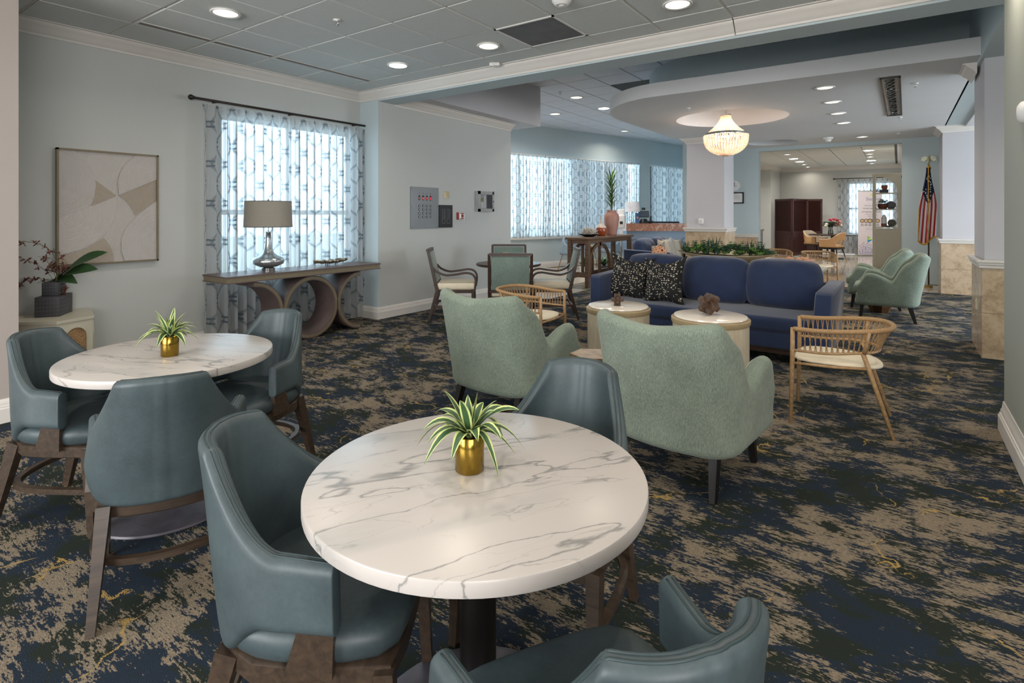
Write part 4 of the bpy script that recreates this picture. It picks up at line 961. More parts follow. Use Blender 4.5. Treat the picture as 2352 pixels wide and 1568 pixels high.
def rosette(mb, c, r, n=10, up=.7, layers=2):
    for l in range(layers):
        for k in range(n - 2 * l):
            a = 2 * pi * k / (n - 2 * l) + l * .3; rr = r * (1 - .35 * l); d = Vector((cos(a), sin(a), up * (1 + l))); d.normalize(); p = Vector(c); e = Vector((-sin(a), cos(a), 0)) * rr * .2
            mb.add([p - e * .5, p + d * rr * .55 - e, p + d * rr, p + d * rr * .55 + e, p + e * .5, p + d * rr * .5 + Vector((0, 0, -rr * .1))], [(0, 1, 5), (1, 2, 5), (2, 3, 5), (3, 4, 5), (4, 0, 5)])
mbs = [MB(), MB(), MB()]
for k in range(120):
    x = random.uniform(-.56, .56); y = random.uniform(-1, 1) * .10 * (1 - (x / .62) ** 2) ** .5; z = .10 + random.uniform(0, .10) * (1 - (x / .62) ** 2) + .03 * abs(x / .6) ** 3
    rosette(mbs[k % 3], (x, y, z), random.uniform(.045, .085), random.choice((6, 8, 10)), random.uniform(.5, 1.4))
for k in range(60):
    x = random.uniform(-.5, .5); y = random.uniform(-.09, .09); z = .13 + random.uniform(0, .07)
    for q in range(4): rosette(mbs[(k + q) % 3], (x + q * .004, y, z + q * .024), .030, 6, .6, 1)
for mb, mt in zip(mbs, ('green', 'green2', 'green3')): mb.build('succulent_foliage', M[mt], t, None, 'stuff')
for cx_, hh in ((-.42, .20), (-.30, .24), (.12, .26), (.20, .22), (.50, .17)):
    for k in range(6):
        a = k * 1.05 + cx_ * 9; o = blade(hh * random.uniform(.8, 1.05), .02, 1.0, .42, .05, 6).build('aloe_leaf', M['aloe'], t, True); o.location = (cx_, .0, .10); o.rotation_euler = (0, 0, a)
mb = MB()
for k in range(28): x = random.uniform(-.55, .5); mb.oct((x, random.uniform(-.11, .02), .125 + random.uniform(0, .02)), .010)
mb.build('buds', M['pinkflower'], t, True, 'stuff')
t = thing('ornament_ball', 'orange ceramic ball with dark dots on the left end of the sofa console', 'ornament', on_k(-.92, 0) + Vector((0, 0, .861 + .095)))
MB().sphere((0, 0, 0), .098, 28, 18).build('ball', M['orange'], t, True)
mb = MB()
for k in range(60):
    z = 1 - 2 * (k + .5) / 60; a = k * 2.39996; r = (1 - z * z) ** .5; p = Vector((r * cos(a), r * sin(a), z)); mb.oct(p * .0955, .009 if k % 9 else .018)
mb.build('dots', M['spot'], t, True, 'stuff')
t = thing('ornament_bowl', 'shallow pink woven bowl holding peach balls on the right end of the sofa console', 'bowl', on_k(.76, -.02) + Vector((0, 0, .861)))
MB().lathe([(.001, 0), (.09, 0), (.16, .045), (.185, .085), (.178, .088), (.15, .05), (.08, .012), (.001, .012)], 36, cap=False).build('bowl', M['pinkbowl'], t, 50)
mb = MB(); 
for z in (.03, .055, .08): mb.tube([((.135 + z * .6) * cos(a * pi / 18), (.135 + z * .6) * sin(a * pi / 18), z) for a in range(36)], .006, 5, True)
mb.build('coil', M['pinkbowl'], t, True, 'stuff')
for k, (x, y) in enumerate(((0, 0), (.09, .02), (-.09, .03), (.03, -.09), (-.05, -.08), (.04, .1))):
    o = MB().sphere((0, 0, 0), .042, 16, 10).build('ornament_ball', M['orange'] if k else M['oat'], None, True); o.location = on_k(.76, -.02) + Vector((x, y, .931 + .012 * (k == 0))); tag(o, 'one of the small peach balls lying together in the shallow pink bowl' if k else 'grey green ball in the middle of the shallow pink bowl', 'ornament', 'balls in the pink bowl')
# ================================================================ CURTAINS
def curtain(A, B, z0, z1, nrm, label, pleats, amp=.035, cloth=1.9, name='curtain', group=None, tape=.09, seed=1, uoff=0., gather=0., sway=0.):
    random.seed(seed); A = Vector((*A, 0)); B = Vector((*B, 0)); d = B - A; L = d.length; d.normalize(); n = Vector((*nrm, 0)); mb = MB()
    ph = [random.uniform(-.5, .5) for _ in range(pleats + 2)]; am = [random.uniform(.6, 1.3) for _ in range(pleats + 2)]
    nu = pleats * 10; nv = 22
    def fn(u, v):
        k = u * pleats; i = int(k); f = k - i; z = z1 + (z0 - z1) * v; top = smooth((v * (z1 - z0)) / .22)
        a = ph[i] * (1 - f) + ph[i + 1] * f; m_ = am[i] * (1 - f) + am[i + 1] * f
        w_ = sin(2 * pi * k + a * 2.2 * top) * (.45 + .55 * top) + .35 * sin(4 * pi * k + a * 5) * (.2 + .8 * top)
        off = amp * w_ * m_ * (1 + .25 * v); s = u * L + .018 * cos(2 * pi * k) * top + sway * sin(v * 2.5 + u * 9) * v
        if gather: s = s + gather * sin(pi * v) * (u - .5)
        return A + d * s + n * off + Vector((0, 0, z))
    mb.grid(fn, nu, nv)
    for i in range(nu + 1):
        for j in range(nv + 1): mb.uv[i * (nv + 1) + j] = (uoff + i / nu * L * cloth, j / nv * (z1 - z0))
    return mb.build(name, M['sheer'], None, True)
def rod(A, B, z, label, cap=.03):
    t = thing('curtain_rod', label, 'curtain rod'); A = Vector((*A, z)); B = Vector((*B, z)); MB().tube([A, B], .014, 12).build('pole', M['bronze'], t, True)
    d = (B - A).normalized()
    for p, s in ((A, -1), (B, 1)): MB().sphere(p + d * s * .035, cap, 14, 10).build('finial', M['bronze'], t, True); MB().tube([p, p + d * s * .02], .02, 10).build('collar', M['bronze'], t, True)
    return t
c1 = curtain((-6.275, 2.98), (-6.275, 4.10), .03, 2.70, (1, 0), '', 10, .042, 1.8, seed=2); tag(c1, 'sheer lattice patterned curtain panel behind the mercury glass lamp', 'curtain', 'sheer curtains at the console window')
c2_ = curtain((-6.275, 4.13), (-6.275, 5.25), .03, 2.70, (1, 0), '', 10, .042, 1.8, seed=3, uoff=.1); tag(c2_, 'sheer lattice patterned curtain panel nearest the beam corner', 'curtain', 'sheer curtains at the console window')
r = rod((-6.275, 2.90), (-6.275, 5.30), 2.745, 'dark bronze curtain rod with ball ends over the console window')
for y in (3.15, 4.1, 5.1): MB().bb((-6.38, y - .012, 2.735), (-6.27, y + .012, 2.757)).build('bracket', M['bronze'], r)
inn = -on
def wl(s, off): p = oA + od * s + inn * off; return (p.x, p.y)
for k, (a, b, l, sd) in enumerate(((.35, 2.75, 'sheer lobby curtain panel directly beside the fire alarm wall', 5), (2.70, 4.75, 'sheer lobby curtain panel behind the card table and left of the palm', 6), (4.70, 7.0, 'sheer lobby curtain panel behind the palm like plant', 7))):
    c = curtain(wl(a, .10), wl(b, .10), .86, 3.10, (inn.x, inn.y), '', 21, .036, 1.9, seed=sd, sway=.03); tag(c, l, 'curtain', 'sheer lobby curtains')
pin = -pn; p0 = pA - pd * .02 + pin * .1; p1 = pA + pd * 3.35 + pin * .1
c = curtain((p0.x, p0.y), (p1.x, p1.y), .86, 3.06, (pin.x, pin.y), '', 28, .033, 1.9, seed=9); tag(c, 'sheer curtain behind the reception desk left of the marble column', 'curtain')
rail = MB().tube([Vector((*wl(.3, .1), 3.09)), Vector((*wl(7.05, .1), 3.09))], .02, 8).build('curtain_track', M['white'], None, True); tag(rail, 'white curtain track over the lobby windows', 'curtain track')
c = curtain((-1.92, 24.0), (-.85, 24.0), .04, 2.78, (0, -1), '', 9, .03, 1.7, seed=11); tag(c, 'sheer curtain panel in the far room left of the roll up banner', 'curtain', 'sheer curtains in the far room')
c = curtain((-.85, 24.0), (.02, 24.0), .04, 2.78, (0, -1), '', 8, .03, 1.7, seed=12); tag(c, 'sheer curtain panel in the far room behind the bookcase', 'curtain', 'sheer curtains in the far room')
rod((-1.98, 24.0), (.03, 24.0), 2.82, 'thin dark curtain rod in the far room')

# ================================================================ LEFT WALL
# relief art
t = thing('framed_relief_art', 'square textured white and beige relief art in a champagne frame', 'artwork', (-6.375, 2.145, 1.54))
ay0, ay1, az0, az1 = -.425, .425, -.55, .55
mb = MB(); f_ = .016
for a in ((0, ay0, az0, ay1, az0 + f_), (0, ay0, az1 - f_, ay1, az1), (0, ay0, az0, ay0 + f_, az1), (0, ay1 - f_, az0, ay1, az1)): mb.bb((0, a[1], a[2]), (.045, a[3], a[4]))
mb.build('frame', M['champ'], t)
def q(x, y): return (ay0 + f_ + (x - 335) / 595 * (ay1 - ay0 - 2 * f_), az1 - f_ - (y - 900) / 670 * (az1 - az0 - 2 * f_))
def arc(pts):      # smooth through points (Catmull)
    o = []; P = [Vector(p) for p in pts]
    for i in range(len(P) - 1):
        a = P[max(0, i - 1)]; b = P[i]; c_ = P[i + 1]; d = P[min(len(P) - 1, i + 2)]
        for k in range(6):
            s = k / 6; o.append(tuple(.5 * ((2 * b) + (c_ - a) * s + (2 * a - 5 * b + 4 * c_ - d) * s * s + (3 * b - a - 3 * c_ + d) * s ** 3)))
    return o + [pts[-1]]
def piece(pts, mat, d, nm='relief_panel'):
    P = [q(*p) for p in pts]; n = len(P); mb = MB(); mb.add([(.02, y, z) for y, z in P] + [(.02 + d, y, z) for y, z in P], [tuple(range(n)), tuple(range(n, 2 * n))[::-1]] + [(k, n + k, n + (k + 1) % n, (k + 1) % n) for k in range(n)]); mb.build(nm, mat, t)
def pc_(x, y): return q(x, y)
MB().bb((.004, ay0 + f_, az0 + f_), (.021, ay1 - f_, az1 - f_)).build('canvas', artmat('fan ribbed plaster', '#cbc6c2', R(-20), None, .012), t)
piece([(335, 900), (430, 900)] + arc([(430, 900), (510, 990), (545, 1110), (500, 1235)]) + [(335, 1305)], artmat('ribbed plaster left', '#c9c4c0', 0, pc_(280, 1080), .012), .008)
piece([(335, 1305), (500, 1235), (675, 1165)] + arc([(675, 1165), (655, 1300), (590, 1405), (470, 1480), (335, 1515)]), artmat('ribbed plaster lower', '#cec8c4', 0, pc_(380, 1290), .012), .012)
piece(arc([(685, 1155), (680, 1060), (715, 975), (775, 915), (790, 900)]) + [(930, 900), (930, 1050)], artmat('ribbed plaster upper right', '#ccc6c3', 0, pc_(930, 1010), .012), .012)
piece([(685, 1160), (930, 1052), (930, 1190), (790, 1285)] + arc([(790, 1285), (750, 1215), (685, 1160)]), artmat('ribbed sand right', '#b5aa9b', R(-25), None, .012), .005)
piece([(530, 1060), (672, 1160), (515, 1230)] + arc([(515, 1230), (545, 1145), (530, 1060)]), artmat('ribbed sand left', '#b5aa9b', R(65), None, .012), .005)
piece(arc([(930, 1190), (800, 1285), (715, 1390), (700, 1490), (722, 1568)]) + [(930, 1568)], artmat('ribbed plaster lower right', '#cdc8c5', 0, pc_(950, 1450), .012), .012)
piece(arc([(335, 1522), (470, 1488), (595, 1420)]) + arc([(595, 1420), (640, 1490), (655, 1568)]) + [(335, 1568)], artmat('ribbed sand bottom', '#baaf9f', R(40), None, .012), .006)

# putty cabinet with arched cane doors
t = thing('cane_cabinet', 'putty coloured cabinet with arched cane panels against the left wall', 'cabinet', (0, 0, 0))
cab = [(-6.36, 1.26), (-5.98, 1.36), (-5.75, 1.56), (-5.84, 1.84), (-6.2, 1.94), (-6.36, 1.94)]
cc = Vector((-6.1, 1.62)); cab2 = [tuple(cc + (Vector(p) - cc) * 1.035) for p in cab]; cab2 = [(max(-6.375, x), y) for x, y in cab2]
MB().prism(cab2, .555, .58).build('top', M['cabinet'], t); MB().prism(cab, .0, .555).build('carcass', M['cabinet'], t)
for (p, q2) in ((cab[1], cab[2]), (cab[2], cab[3]), (cab[3], cab[4])):
    p = Vector((*p, 0)); q2 = Vector((*q2, 0)); d = (q2 - p); L = d.length; d.normalize(); n2 = Vector((d.y, -d.x, 0)); hw = L / 2 * .62; m0 = p + d * L / 2
    pts = [(-hw, .05), (hw, .05), (hw, .50 - hw)] + [(hw * cos(a), .50 - hw + hw * sin(a)) for a in [pi * k / 12 for k in range(1, 12)]] + [(-hw, .50 - hw)]
    N_ = len(pts); mb = MB(); inn2 = [m0 + d * a + n2 * .0015 + Vector((0, 0, z)) for a, z in pts]; mb.add(inn2, [tuple(range(N_))]); mb.build('cane_panel', M['cane'], t)
    cx_ = sum(a for a, z in pts) / N_; out = [m0 + d * (a * 1.10) + n2 * .001 + Vector((0, 0, .27 + (z - .27) * 1.05)) for a, z in pts]; out2 = [o_ + n2 * .012 for o_ in out]; i2 = [o_ + n2 * .012 for o_ in inn2]
    mb = MB(); vs = out + out2 + i2 + inn2; fs = []
    for k in range(N_):
        k2 = (k + 1) % N_
        for r_ in range(3): fs.append((r_ * N_ + k, r_ * N_ + k2, (r_ + 1) * N_ + k2, (r_ + 1) * N_ + k))
    mb.add(vs, fs); mb.build('arch_moulding', M['cabinet'], t)
# charcoal stacked box vase
rzv = math.atan2(.16, -.23)
t = thing('stacked_box_vase', 'matte charcoal stacked box vase with dimpled sides on the putty cabinet', 'vase', (-6.165, 1.655, .58), rzv)
def dimple_box(mbx, c, d, nx, ny, nz):
    mbx.rbox(c, d, .006, 2)
MB().rbox((0, 0, .0875), (.28, .18, .175), .006, 2).build('lower_box', M['slate'], t, 40)
MB().rbox((.0, 0, .235), (.17, .12, .12), .006, 2).build('upper_box', M['slate'], t, 40)
mb = MB()
for (hx_, hy_, z0_, z1_) in ((.14, .09, .02, .155), (.085, .06, .195, .28)):
    nz_ = 5 if hx_ > .1 else 4
    for iz in range(nz_):
        z = z0_ + (z1_ - z0_) * iz / (nz_ - 1)
        for k in range(10 if hx_ > .1 else 7): x = -hx_ + .02 + (2 * hx_ - .04) * k / (9 if hx_ > .1 else 6); mb.oct((x, hy_ , z), .0032).oct((x, -hy_, z), .0032)
        for k in range(7 if hx_ > .1 else 5): y = -hy_ + .018 + (2 * hy_ - .036) * k / (6 if hx_ > .1 else 4); mb.oct((hx_, y, z), .0032).oct((-hx_, y, z), .0032)
mb.build('dimples', M['slated'], t, None, 'stuff')
# orchid
t = thing('orchid_arrangement', 'artificial maroon orchid sprays with strap leaves in the charcoal box vase', 'plant', (-6.165, 1.655, .878)); random.seed(31)
rt = lambda x, z, d=0: Vector((-.18 * d, 0, z)) + Vector((x * .56, x * .83, 0))        # x runs to the right in the picture
sprays = [[(0, 0), (.01, .12), (-.03, .25), (-.12, .32), (-.24, .34), (-.30, .29)], [(0, 0), (-.05, .08), (-.13, .15), (-.22, .20), (-.30, .24)], [(0, .0), (-.08, .02), (-.15, .02), (-.22, -.02), (-.30, -.08)], [(0, 0), (.03, .12), (.04, .2), (-.02, .28)], [(0, .02), (.04, -.02), (.06, -.08), (.09, -.13)], [(0, 0), (.05, .05), (.08, .1), (.11, .12)], [(0, 0), (-.02, .1), (-.06, .17), (-.08, .22)], [(0, 0), (.02, .07), (.0, .12), (.03, .17)]]
for si, sp_ in enumerate(sprays):
    dd = (si % 3 - 1) * .3; P = arc([(a, b) for a, b in sp_]); pts = [rt(a * 1.05, b * 1.05, dd) for a, b in P]; MB().tube(pts, .0022, 5).build('stem', M['olivestem'], t, True)
    mb = MB()
    for k in range(5 if si else 12, len(pts), 2 if si < 4 else 2):
        c = pts[k] + Vector([random.uniform(-.018, .018) for _ in range(3)])
        for pz in range(5):
            a = random.uniform(0, 6.3); e = random.uniform(-1, 1); dv = Vector((cos(a) * cos(e), sin(a) * cos(e), sin(e))); sd_ = dv.cross(Vector((.3, .5, .8))).normalized() * .0085; L_ = random.uniform(.030, .050)
            mb.add([c, c + dv * L_ * .5 + sd_, c + dv * L_, c + dv * L_ * .5 - sd_], [(0, 1, 2, 3)])
        mb.oct(c, .008)
    mb.build('blossoms', M['maroon'], t, None, 'stuff')
for (L_, x, rise, reach, curl, az, wd) in ((.42, .02, .95, .95, .36, .98, .15), (.36, .03, .62, .95, .35, .85, .16), (.21, .03, .38, .95, .5, .70, .13), (.12, -.02, .5, .9, .5, 4.0, .012), (.14, -.02, .35, .9, .45, 4.2, .012), (.10, -.01, .6, .8, .4, 3.6, .012), (.14, -.02, .1, .9, .2, 4.4, .012)):
    o = blade(L_, wd, rise, reach, curl, 10, 1.3 if wd > .05 else .5).build('leaf', M['green'], t, True); o.rotation_euler = (0, 0, az)

# console table with ring pedestal
t = thing('console_table', 'brown console table with gilt edged ring and arc pedestal under the window', 'table', (-5.91, 3.96, 0))
L2, D2, zt_ = 1.03, .25, .825
mb = MB().bb((-D2, -L2, zt_ - .018), (D2, L2, zt_)).bb((-D2, -L2, zt_ - .075), (D2, L2, zt_ - .065)); mb.build('top', M['consolewood'], t); MB().bb((-D2 + .008, -L2 + .008, zt_ - .067), (D2 - .008, L2 - .008, zt_ - .016)).build('apron', M['champ'], t)
def band(pts, w_, x0, x1, nm, mat, closed):
    P = [Vector((p[0], p[1], 0)) for p in pts]; n_p = len(P); rings = []
    for i, p in enumerate(P):
        a = P[(i - 1) % n_p] if closed or i else P[i]; b = P[(i + 1) % n_p] if closed or i < n_p - 1 else P[i]; d = (b - a).normalized(); nn_ = Vector((-d.y, d.x, 0))
        o_, i_ = p + nn_ * w_ / 2, p - nn_ * w_ / 2; rings.append([Vector((x0, o_.x, o_.y)), Vector((x1, o_.x, o_.y)), Vector((x1, i_.x, i_.y)), Vector((x0, i_.x, i_.y))])
    MB().loft(rings, closed=closed).build(nm, mat, t, 40)
zc, rr = .372, .345; ringp = [(.02 + rr * cos(a), zc + rr * sin(a)) for a in [2 * pi * k / 64 for k in range(64)]]
def arcp(s):
    cx_ = .02 + s * (2 * rr + .045); out = [(cx_ - s * rr * cos(a), zc + rr * sin(a)) for a in [-R(72) + R(144) * k / 30 for k in range(31)]]
    return [(out[0][0] + s * .09, out[0][1] - .012)] + out + [(out[-1][0] + s * .09, out[-1][1] + .012)]
for nm, pts, cl in (('ring', ringp, True), ('arc', arcp(1), False), ('arc', arcp(-1), False)):
    band(pts, .052, -.19, .19, nm, M['consolewood'], cl); band(pts, .030, .19, .194, 'gilt_edge', M['champ'], cl)
# lamp
def table_lamp(loc, label, body, sc=1, shade='shade', glass=False):
    t = thing('table_lamp', label, 'lamp', loc)
    MB().lathe([(.001, 0), (.072 * sc, 0), (.074 * sc, .03 * sc), (.06 * sc, .036 * sc), (.001, .036 * sc)], 36, cap=False).build('base', M['chrome'] , t, 50)
    MB().lathe([(.05, .036), (.10, .045), (.165, .078), (.178, .112), (.160, .145), (.10, .172), (.062, .205), (.042, .26), (.032, .34), (.029, .44), (.034, .448), (.001, .45)] if sc == 1 else [(.03, .03), (.05, .08), (.02, .12), (.045, .17), (.02, .21), (.03, .25), (.012, .3), (.001, .3)], 40, cap=False).build('body', body, t, True)
    hb, ht, r0, r1 = (.505, .80, .262, .252) if sc == 1 else (.30, .56, .20, .18)
    MB().lathe([(r0, hb), (r1, ht), (r1 - .004, ht), (r0 - .004, hb), (r0, hb)], 48, cap=False).build('shade', M[shade], t, 40)
    MB().tube([(0, 0, .44 * sc if sc == 1 else .3), (0, 0, ht + .01)], .005, 8).sphere((0, 0, ht + .015), .012, 10, 8).build('stem', M['chrome'], t, True)
    if sc == 1:
        MB().tube([(r0 * cos(a * pi / 24), r0 * sin(a * pi / 24), hb) for a in range(48)], .0035, 5, True).build('shade_trim', M['bronze'], t, True); MB().tube([(r1 * cos(a * pi / 24), r1 * sin(a * pi / 24), ht) for a in range(48)], .003, 5, True).build('shade_trim', M['bronze'], t, True)
        mb = MB()
        for a in range(3): mb.tube([(0, 0, ht - .02), (r1 * cos(a * 2.1), r1 * sin(a * 2.1), ht - .01)], .002, 5)
        mb.build('spider_fitting', M['chrome'], t)
    return t
table_lamp((-5.985, 3.585, .825), 'speckled mercury glass lamp with wide grey drum shade on the console', M['mercury'])
# leaf dish
t = thing('leaf_dish', 'gilt scalloped leaf dish on small feet on the right of the console', 'dish', (-5.93, 4.40, .825), R(90)); mb = MB(); random.seed(5)
def leaf(u, v):
    a = 2 * u - 1; b = 2 * v - 1; e = (1 - abs(a) ** 2.2) ** .5 * (1 + .18 * sin(a * 14)); return Vector((a * .25, b * .085 * e, .035 + .03 * b * b + .018 * a * a + .008 * sin(a * 15 + b * 4)))
mb.grid(leaf, 40, 10); o = mb.build('leaf', M['silverleaf'], t, True); o.modifiers.new('s', 'SOLIDIFY').thickness = .005
for x, y in ((-.09, -.02), (-.03, .03), (.07, 0)): MB().tube([(x, y, .037), (x * 1.05, y, .0)], .005, 6).build('foot', M['blackm'], t)
for x, y in ((-.14, -.01), (-.11, .02), (.02, .01)): MB().sphere((x, y, .05), .03, 10, 6, .6).build('seed_pod', M['silverleaf'], t, True)

# ================================================================ WALL PANEL FITTINGS (X = -6.0, facing +X)
MX = lambda y, z, x=-6.0: Matrix(((0, 0, 1, x), (1, 0, 0, y), (0, 1, 0, z), (0, 0, 0, 1)))
t = thing('elevator_indicator_panel', 'large grey steel wall panel with four red digits and sixteen round key switches', 'control panel', (-6.0, 6.165, 1.575))
MB().bb((0, -.305, -.32), (.012, .305, .32)).build('plate', M['steel'], t)
for k, (dg) in enumerate('1632'):
    y = -.12 + k * .081
    MB().bb((.012, y - .017, .118), (.0135, y + .017, .19)).build('digit_window', M['blackm'], t)
    o = txt(dg, .05, M['led'], 'digit', t, MX(y, .147, .0142)); o2 = txt('1234'[k], .028, M['blackm'], 'floor_number', t, MX(y, .222, .0125))
    for j in range(4):
        z = .03 - j * .056; s_o = MB(); s_o.lathe([(.018, 0), (.018, .006), (.012, .007), (.012, .004), (.001, .004)], 18, cap=False); s_o.xf(Matrix.Translation((.012, y, z)) @ Matrix.Rotation(R(90), 4, 'Y')); b_ = s_o.build('key_switch', M['blackm'], t, 40)
        q_ = MB().lathe([(.001, .006), (.011, .006), (.011, .0045)], 14, cap=False); q_.xf(Matrix.Translation((.0125, y, z)) @ Matrix.Rotation(R(90), 4, 'Y')); q_.build('lock_core', M['chrome'], b_)
for y in (-.28, .28):
    for z in (-.295, .02, .295): MB().oct((.012, y, z), .006).build('screw', M['blackm'], t)
t = thing('black_annunciator_panel', 'black wall panel with two slim bar readouts beside the grey steel panel', 'control panel', (-6.0, 6.645, 1.445))
MB().bb((0, -.160, -.182), (.014, .160, .182)).build('plate', M['bowlblack'], t)
for y in (-.055, .06):
    mb = MB(); 
    for a in ((-.035, -.115, -.031, .115), (.031, -.115, .035, .115), (-.035, .111, .035, .115), (-.035, -.115, .035, -.111)): mb.bb((.014, y + a[0], a[1]), (.0155, y + a[2], a[3]))
    mb.bb((.014, y - .02, -.045), (.0155, y + .02, -.042)); mb.build('bar_frame', plain('grey print', '#77797c', .5), t)
    for k in range(12): MB().bb((.014, y - .012 if k % 2 else y + .004, .095 - k * .0115), (.0152, y + .02, .098 - k * .0115)).build('marking', plain('grey print', '#55575a', .5) if k == 0 else bpy.data.materials['grey print'], t)
t = thing('blank_wall_plate', 'small cream blank plate on the wall above the black panel', 'wall plate', (-6.0, 6.66, 1.79)); MB().rbox((.006, 0, 0), (.012, .125, .115), .004, 2).build('plate', plain('aged ivory plastic', '#c8bb96', .5), t, 40); MB().bb((.012, -.055, -.05), (.015, .055, -.044)).build('lip', M['trim'], t)
t = thing('fire_alarm_pull', 'red and white fire alarm pull station under a clear cover', 'alarm', (-6.0, 6.985, 1.45))
MB().rbox((.02, 0, 0), (.04, .135, .12), .005, 2).build('body', plain('alarm red', '#8c2f28', .4), t, 40); MB().rbox((.05, .008, 0), (.02, .115, .115), .005, 2).build('cover', M['white'], t, 40)
q_ = MB().lathe([(.001, .003), (.030, .003), (.032, 0)], 20, cap=False); q_.xf(Matrix.Translation((.060, .015, .0)) @ Matrix.Rotation(R(90), 4, 'Y')); q_.build('pull_disc', bpy.data.materials['alarm red'], t)
MB().bb((.058, -.045, .035), (.0615, .055, .05)).build('red_band', bpy.data.materials['alarm red'], t); MB().bb((.058, -.04, -.05), (.0615, .05, -.035)).build('red_band', bpy.data.materials['alarm red'], t); MB().tube([(.055, .065, -.07), (.06, .068, 0), (.05, .066, .05)], .005, 6).build('hinge', M['white'], t)
t = thing('fire_alarm_cabinet', 'grey alarm control cabinet with window near the wall corner', 'control panel', (-6.0, 7.637, 1.703))
mb = MB().bb((0, -.225, -.178), (.06, .225, .178)); mb.build('case', plain('cabinet grey', '#9c9f9d', .45), t)
mb = MB()
for a in ((-.225, -.178, .225, -.13), (-.225, .125, .225, .178), (-.225, -.178, -.16, .178), (.18, -.178, .225, .178)): mb.bb((.06, a[0], a[1]), (.07, a[2], a[3]))
mb.build('door_frame', bpy.data.materials['cabinet grey'], t); MB().bb((.06, .02, -.125), (.064, .178, .12)).build('dark_window', plain('smoked window', '#3b4046', .25), t); MB().bb((.06, -.155, -.125), (.063, .02, .12)).build('key_panel', plain('pale key panel', '#84898a', .5), t)
MB().bb((.063, -.14, .01), (.066, -.08, .06)).build('display', plain('olive display', '#6f7744', .4), t); MB().bb((.07, .185, .14), (.072, .21, .165)).build('label_plate', M['blackm'], t); MB().bb((.07, .2, -.01), (.08, .21, .01)).build('latch', M['blackm'], t)
mb = MB()
for k in range(18): mb.bb((.063, -.055, -.115 + k * .0125), (.0645, -.01, -.11 + k * .0125))
for i in range(3):
    for j in range(7): mb.bb((.063, -.145 + i * .028, -.115 + j * .015), (.065, -.127 + i * .028, -.107 + j * .015))
mb.build('keys', M['white'], t, None, 'stuff')

# ================================================================ CARD TABLE GROUP
t = thing('card_table', 'round dark wood card table holding two woven balls', 'table', G(-.05, 7.86)); MB().lathe([(.001, .745), (.45, .745), (.462, .755), (.462, .772), (.455, .78), (.001, .78)], 64, cap=False).build('tabletop', M['darkwood'], t, 40)
MB().lathe([(.05, .0), (.05, .745)], 20).build('pedestal', M['black'], t, 40); MB().lathe([(.001, 0), (.28, 0), (.28, .02), (.06, .04), (.001, .04)], 40, cap=False).build('base_plate', M['black'], t, 40)
def woven_ball(x, t_, r, label):
    t = thing('woven_ball', label, 'ornament', G(x, t_, .78 + r)); MB().sphere((0, 0, 0), r * .95, 20, 14).build('core', plain('dark straw', '#7a5b3a', .8), t, True); mb = MB()
    for k in range(90):
        z = 1 - 2 * (k + .5) / 90; a = k * 2.39996; rr_ = (1 - z * z) ** .5; p = Vector((rr_ * cos(a), rr_ * sin(a), z)); mb.box(p * r * .96, (r * .16, r * .16, r * .16), a)
    mb.build('woven_strips', plain('pale straw', '#c9b08c', .8), t, None, 'stuff')
woven_ball(-.09, 7.83, .078, 'larger woven straw ball on the round card table'); woven_ball(.055, 7.78, .06, 'smaller woven straw ball on the round card table')
def game_chair():
    t = thing('game_chair', None, 'chair'); W_ = .265
    for s in (-1, 1):
        MB().bar((s * W_, -.24, .42), (s * W_, -.36, 0), .04, .045, .028, .03).build('rear_leg', M['darkwood'], t); MB().bar((s * W_, .25, .44), (s * (W_ + .01), .26, 0), .042, .042, .028, .028).build('front_leg', M['darkwood'], t)
        MB().bar((s * W_, -.24, .42), (s * W_, -.375, .98), .042, .045, .035, .03).build('back_post', M['darkwood'], t)
        P = arc([(-.30, .74), (-.24, .68), (-.12, .635), (.02, .645), (.16, .665), (.25, .64), (.29, .56), (.275, .42)]); rings = []
        for i, p in enumerate(P):
            a = Vector(P[max(i - 1, 0)]); b = Vector(P[min(i + 1, len(P) - 1)]); d = (b - a).normalized(); n3 = Vector((-d.y, d.x)) * .014; x0, x1 = s * W_ - .02, s * W_ + .02
            rings.append([Vector((x0, p[0] + n3.x, p[1] + n3.y)), Vector((x1, p[0] + n3.x, p[1] + n3.y)), Vector((x1, p[0] - n3.x, p[1] - n3.y)), Vector((x0, p[0] - n3.x, p[1] - n3.y))])
        MB().loft(rings).build('arm', M['darkwood'], t, 40); MB().bar((s * W_, -.27, .20), (s * W_, .25, .2), .022, .03).build('stretcher', M['darkwood'], t)
    for y in (-.27, .25): MB().bar((-W_, y, .2), (W_, y, .2), .022, .03, up=(0, 0, 1)).build('stretcher', M['darkwood'], t)
    mb = MB().bar((-W_, -.372, .975), (W_, -.372, .975), .045, .035, up=(0, 0, 1)); mb.bar((-W_, -.265, .50), (W_, -.265, .50), .045, .035, up=(0, 0, 1)); mb.build('back_rail', M['darkwood'], t, kind='stuff')
    MB().rbox((0, -.315, .735), (.48, .045, .44), .012, 2, rx=R(13)).build('back_panel', M['gamegreen'], t, 40)
    MB().bb((-W_, -.25, .385), (W_, .27, .43)).build('seat_rail', M['darkwood'], t); MB().rbox((0, .015, .475), (.53, .54, .10), .035, 4).build('seat_cushion', M['cream'], t, 50); return t
gc = game_chair(); GG = 'dark wood card table chairs with cream seats'
at(gc, -.02, 7.22, 0, 1, 'dark wood armchair at the card table seen from behind, nearest the viewer', GG)
for a in ((-.80, 7.86, 1, .03, 'dark wood armchair left of the card table facing right along the wall'), (.57, 7.95, -1, .0, 'dark wood armchair right of the card table facing left'), (-.05, 8.55, 0, -1, 'dark wood armchair on the far side of the card table facing the viewer')): at(copy_tree(gc), *a, group=GG)

